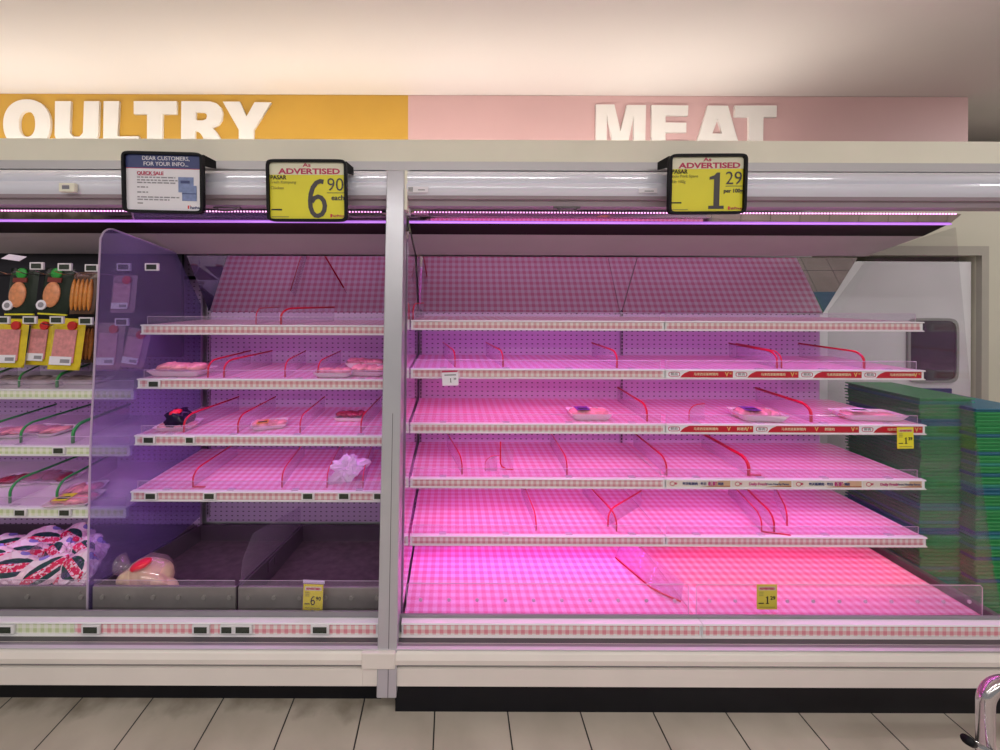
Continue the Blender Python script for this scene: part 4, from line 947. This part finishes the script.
# ------------------------------------------------ big framed price signs
def big_sign(label, x0, y0, x1, y1, kind, side, bl=0, name='price_sign'):
    Y = 1.585; a = P(x0, y0, Y); b = P(x1, y1, Y); W = b.x-a.x; Hh = a.z-b.z
    t = thing(name, label, 'sign', ((a.x+b.x)/2, Y, (a.z+b.z)/2), None, (R_(3), R_(bl), 0), local=True)
    w2, h2 = W/2, Hh/2; fw = .011
    curve_shape('black_frame', [ell(0, 0, w2, h2, 64, 14), ell(0, 0, w2-fw, h2-fw, 64, 24)], -.008, .02, BLACK, t)
    iw, ih = w2-fw+.002, h2-fw+.002
    # wedge-shaped side and top of the holder, running back to the fascia
    s = side; m = MB()
    vs = [(-w2+.006, .010, h2-.004), (w2-.006, .010, h2-.004), (w2-.006+(.012 if s > 0 else 0), .07, h2-.012), (-w2+.006-(.012 if s < 0 else 0), .07, h2-.012)]
    vs2 = [(x, y, z-.006) for x, y, z in vs]
    m.add(vs+vs2, [(0,1,2,3),(7,6,5,4),(0,4,5,1),(1,5,6,2),(2,6,7,3),(3,7,4,0)], BLACK)
    xs = s*(w2-.004); xe = s*(w2+.010)
    m.add([(xs, .010, h2-.004), (xe, .07, h2-.012), (xe, .07, h2-.045), (xs, .010, h2-.05), (xs-s*.005, .010, h2-.004), (xe-s*.005, .07, h2-.012), (xe-s*.005, .07, h2-.045), (xs-s*.005, .010, h2-.05)],
          [(0,1,2,3),(7,6,5,4),(0,4,5,1),(1,5,6,2),(2,6,7,3),(3,7,4,0)], BLACK)
    m.build('mounting_wedge', t)
    MB().box((-w2+.012, .008, -h2+.012), (w2-.012, .012, h2-.012), BLACK).build('backing', t)
    y = .004
    if kind == 'info':
        MB().box((-iw, y, -ih), (iw, y+.003, ih), PAPER).build('paper', t)
        MB().box((-iw, y-.001, ih*.52), (iw, y, ih), NAVY).build('navy_header', t)
        MB().box((-iw, y-.001, ih*.50), (iw, y, ih*.52), CRIM).build('red_rule', t)
        text('header_words', 'DEAR CUSTOMERS,\nFOR YOUR INFO...', .023, (.010, y-.0016, ih*.76), PAPER, t, .004)
        text('red_title', 'QUICK SALE', .020, (-iw*.70, y-.001, ih*.33), CRIM, t, .02, 'LEFT')
        MB().box((-iw*.70, y-.001, ih*.255), (-iw*.2, y, ih*.265), CRIM).build('red_underline', t)
        m = MB(); rnd = random.Random(4)
        for k, (zz, xe_, x_s) in enumerate(((.19, .30, -.70), (.09, .36, -.70), (.0, .30, -.70), (-.16, -.42, -.70), (-.34, -.42, -.70), (-.51, .40, -.70), (-.60, .14, -.70), (-.73, -.55, -.70))):
            x = x_s
            while x < xe_:
                l = rnd.uniform(.05, .16); m.box((x*iw, y-.001, (zz-.022)*ih), (min(x+l, xe_)*iw, y, (zz+.022)*ih), GINK); x += l+.03
        m.build('fine_print', t)
        m = MB(); m.box((.38*iw, y-.001, -.32*ih), (.78*iw, y, .22*ih), LBLUE); m.box((.44*iw, y-.0014, .0*ih), (.68*iw, y-.001, .1*ih), NAVY); m.build('printed_picture', t)
        m = MB(); m.box((.48*iw, y-.002, -.62*ih), (.86*iw, y-.001, -.08*ih), LBLUE); m.box((.48*iw, y-.0026, -.38*ih), (.86*iw, y-.002, -.35*ih), NAVY); m.build('printed_picture', t)
        m = MB(); m.box((.62*iw, y-.001, -.90*ih), (.655*iw, y, -.78*ih), mat('logo red', (.7, .04, .05), .4, 0, 0)); m.box((.67*iw, y-.001, -.80*ih), (.70*iw, y, -.78*ih), mat('logo red', (.7, .04, .05), .4, 0, 0)); m.build('logo_mark', t)
        text('logo_word', 'FairPrice', .014, (.84*iw, y-.001, -.86*ih), NAVY, t, .02)
    else:
        MB().box((-iw, y, -ih), (iw, y+.003, ih), YEL).build('yellow_card', t)
        MB().box((-iw, y-.001, ih*.56), (iw, y, ih), CRM).build('cream_header', t)
        text('header_words', 'As', .021, (0.0, y-.0016, ih*.89), CRIM, t, .02, sx=1.5)
        text('header_words', 'ADVERTISED', .031, (0.010, y-.0016, ih*.67), CRIM, t, .03, sx=1.45)
        text('product_word', 'PASAR', .023, (-iw*.97, y-.0012, ih*.46), INK, t, .02, 'LEFT')
        pr_, fr_, un, sub = kind
        for k, s_ in enumerate(sub): text('product_word', s_, .017, (-iw*.97, y-.0012, ih*(.30-.2*k)), YINK, t, 0, 'LEFT')
        big = .205
        if pr_ == '6': figure_six(iw*.27, -ih*.26, .150, y-.0012, GINKD, t)
        else: figure_one(iw*.27, -ih*.23, .150, y-.0012, GINKD, t)
        text('price_fraction', fr_, .076, (iw*.97, y-.0016, ih*.20), GINKD, t, -.004, 'RIGHT', sx=.95)
        MB().box((iw*.52, y-.001, -ih*.075), (iw*.99, y, -ih*.055), GINKD).build('rule', t)
        text('unit_word', un, .030 if un == 'each' else .022, (iw*.98, y-.0016, -ih*.24), GINKD, t, .02, 'RIGHT')
        m = MB(); m.box((-iw*.96, y-.001, -ih*.68), (-iw*.68, y, -ih*.63), INK); m.box((-iw*.96, y-.001, -ih*.92), (-iw*.5, y, -ih*.89), YINK); m.build('small_print', t)
        m = MB(); m.box((.60*iw, y-.001, -.92*ih), (.64*iw, y, -.80*ih), mat('logo red', (.7, .04, .05), .4, 0, 0)); m.build('logo_mark', t)
        text('logo_word', 'FairPrice', .015, (.80*iw, y-.001, -.87*ih), CRIM, t, .01)
GINKD = mat('charcoal print', (.06, .055, .06), .5, 0, 0)
big_sign('black framed white notice with navy header reading DEAR CUSTOMERS', 123, 152.5, 203.5, 213, 'info', 1, 1.2, 'notice_sign')
big_sign('black framed yellow price sign reading 6.90 each, left of the aluminium post', 267, 160, 347, 221.5, ('6', '90', 'each', ('Fresh Kampung', 'Chicken')), 1, 0)
big_sign('black framed yellow price sign reading 1.29 per 100g on the meat cabinet', 668.5, 154.5, 746, 214, ('1', '29', 'per 100g', ('Indo Pork Spare', 'Rib 100g')), -1, -.6)
# small stickers and reader on the fascia
t = thing('fascia_sticker', 'small white sticker with grey square code on fascia just right of the post', 'sticker', P(418, 189, 1.655))
c = P(418, 189.5, 1.654); m = MB(); m.box((c.x-.045, c.y-.001, c.z-.013), (c.x+.045, c.y, c.z+.013), PAPER); m.build('paper', t)
m = MB(); m.box((c.x-.042, c.y-.002, c.z-.010), (c.x-.022, c.y-.001, c.z+.010), mat('hatched grey print', (.35, .35, .37), .5, 0, .3, 300)); m.box((c.x+.0, c.y-.002, c.z-.004), (c.x+.03, c.y-.001, c.z), GINK); m.build('print', t)
c = P(649, 190.5, 1.654)
t = thing('fascia_sticker', 'small white sticker on fascia just left of the yellow 1.29 sign', 'sticker', c)
m = MB(); m.box((c.x-.045, c.y-.001, c.z-.010), (c.x+.035, c.y, c.z+.010), PAPER); m.build('paper', t)
m = MB(); m.box((c.x-.02, c.y-.002, c.z-.005), (c.x+.02, c.y-.001, c.z-.001), GINK); m.build('print', t)
c = P(67, 187.5, 1.64)
t = thing('fascia_thermometer', 'small cream digital thermometer on fascia left of the notice', 'thermometer', c)
m = MB(); m.box((c.x-.034, c.y-.004, c.z-.020), (c.x+.034, c.y+.016, c.z+.020), CREAM); m.build('housing', t, bevel=.005)
m = MB(); m.box((c.x-.016, c.y-.006, c.z-.008), (c.x+.014, c.y-.003, c.z+.008), mat('grey display', (.22, .22, .26), .2)); m.build('display', t)
# night blind handles below the canopy
for px, lab in ((227, 'between the notice and the 6.90 sign'), (567, 'at middle of the meat cabinet')):
    c = P(px, 209, 1.69); m = MB(); m.tube([(c.x-.05, c.y, c.z+.008), (c.x-.035, c.y-.006, c.z-.006), (c.x, c.y-.008, c.z-.010), (c.x+.035, c.y-.006, c.z-.006), (c.x+.05, c.y, c.z+.008)], .004, mat('dark grey handle', (.10, .08, .09), .4), 6)
    m.box((c.x-.058, c.y-.004, c.z+.002), (c.x+.058, c.y+.012, c.z+.010), mat('dark grey handle', (.10, .08, .09), .4))
    o = m.build('blind_handle'); tag(o, 'dark curved blind handle under the canopy ' + lab, 'handle')

# ------------------------------------------------ stacks of crates behind the glass end panel
CG = [mat('green crate plastic', (.04, .32, .10), .4, 0, .1), mat('blue crate plastic', (.03, .16, .26), .4, 0, .1), mat('teal crate plastic', (.04, .30, .24), .4, 0, .1)]
def crate_proto(m_):
    m = MB(); W, D, h = .29, .38, .018
    m.box((0, 0, h-.006), (W, D, h), m_)
    m.box((.010, .010, 0), (W-.010, D-.010, h-.006), m_)
    me = m.build('crate'); return me.data, me
rnd = random.Random(3)
protos = [crate_proto(x) for x in CG]
for _, o in protos: bpy.data.objects.remove(o)
for (bx_, by_, n, lab, grp) in ((PX(921, 1.99), 1.99, 61, 'flat plastic crate nested in the tall left stack behind the glass end panel', 'crates in the left stack'), (PX(977, 1.93), 1.93, 59, 'flat plastic crate nested in the stack at the right picture edge', 'crates in the right stack')):
    for k in range(n):
        i = 0 if rnd.random() < .72 else rnd.choice((1, 2))
        o = bpy.data.objects.new('crate', protos[i][0]); COL.objects.link(o)
        o.location = (bx_ + rnd.uniform(-.004, .004), by_ + rnd.uniform(-.004, .004), k*.0185)
        colw = ('green', 'blue', 'teal')[i]
        tag(o, lab.replace('flat plastic', 'flat ' + colw + ' plastic'), 'crate', grp + ', ' + colw)

# ------------------------------------------------ steel guard rail, bottom right
c = P(985.5, 700, 1.12)
t = thing('guard_rail', 'shiny bent steel tube guard rail in front of the cabinet at bottom right', 'guard rail', (c.x, c.y, 0))
top = P(1000, 682.5, 1.12)
r = .0180; zt = top.z; pts = [(c.x, c.y, 0.01), (c.x, c.y, zt-.3), (c.x, c.y, zt-.06)]
for i in range(1, 9): a = i/8*math.pi/2; pts.append((c.x + .06*(1-math.cos(a)), c.y, zt-.06+.06*math.sin(a)))
pts.append((c.x+1.0, c.y, zt))
m = MB(); m.tube(pts, r, STEEL, 24); m.build('bent_tube', t, smooth=True)
q = P(969, 741, 1.05); q2 = P(1010, 765, 1.12)
m = MB(); m.tube([q, q2], .010, STEEL, 14); m.build('lower_rod', t, smooth=True)
m = MB(); m.tube([q + (q-q2).normalized()*.014, q + (q2-q).normalized()*.012], .012, BLACK, 14); m.build('black_end_cap', t, smooth=True)

# remove the builder's notes from the finished objects
for o in bpy.data.objects:
    for k in ('_w', '_w2'):
        if k in o: del o[k]
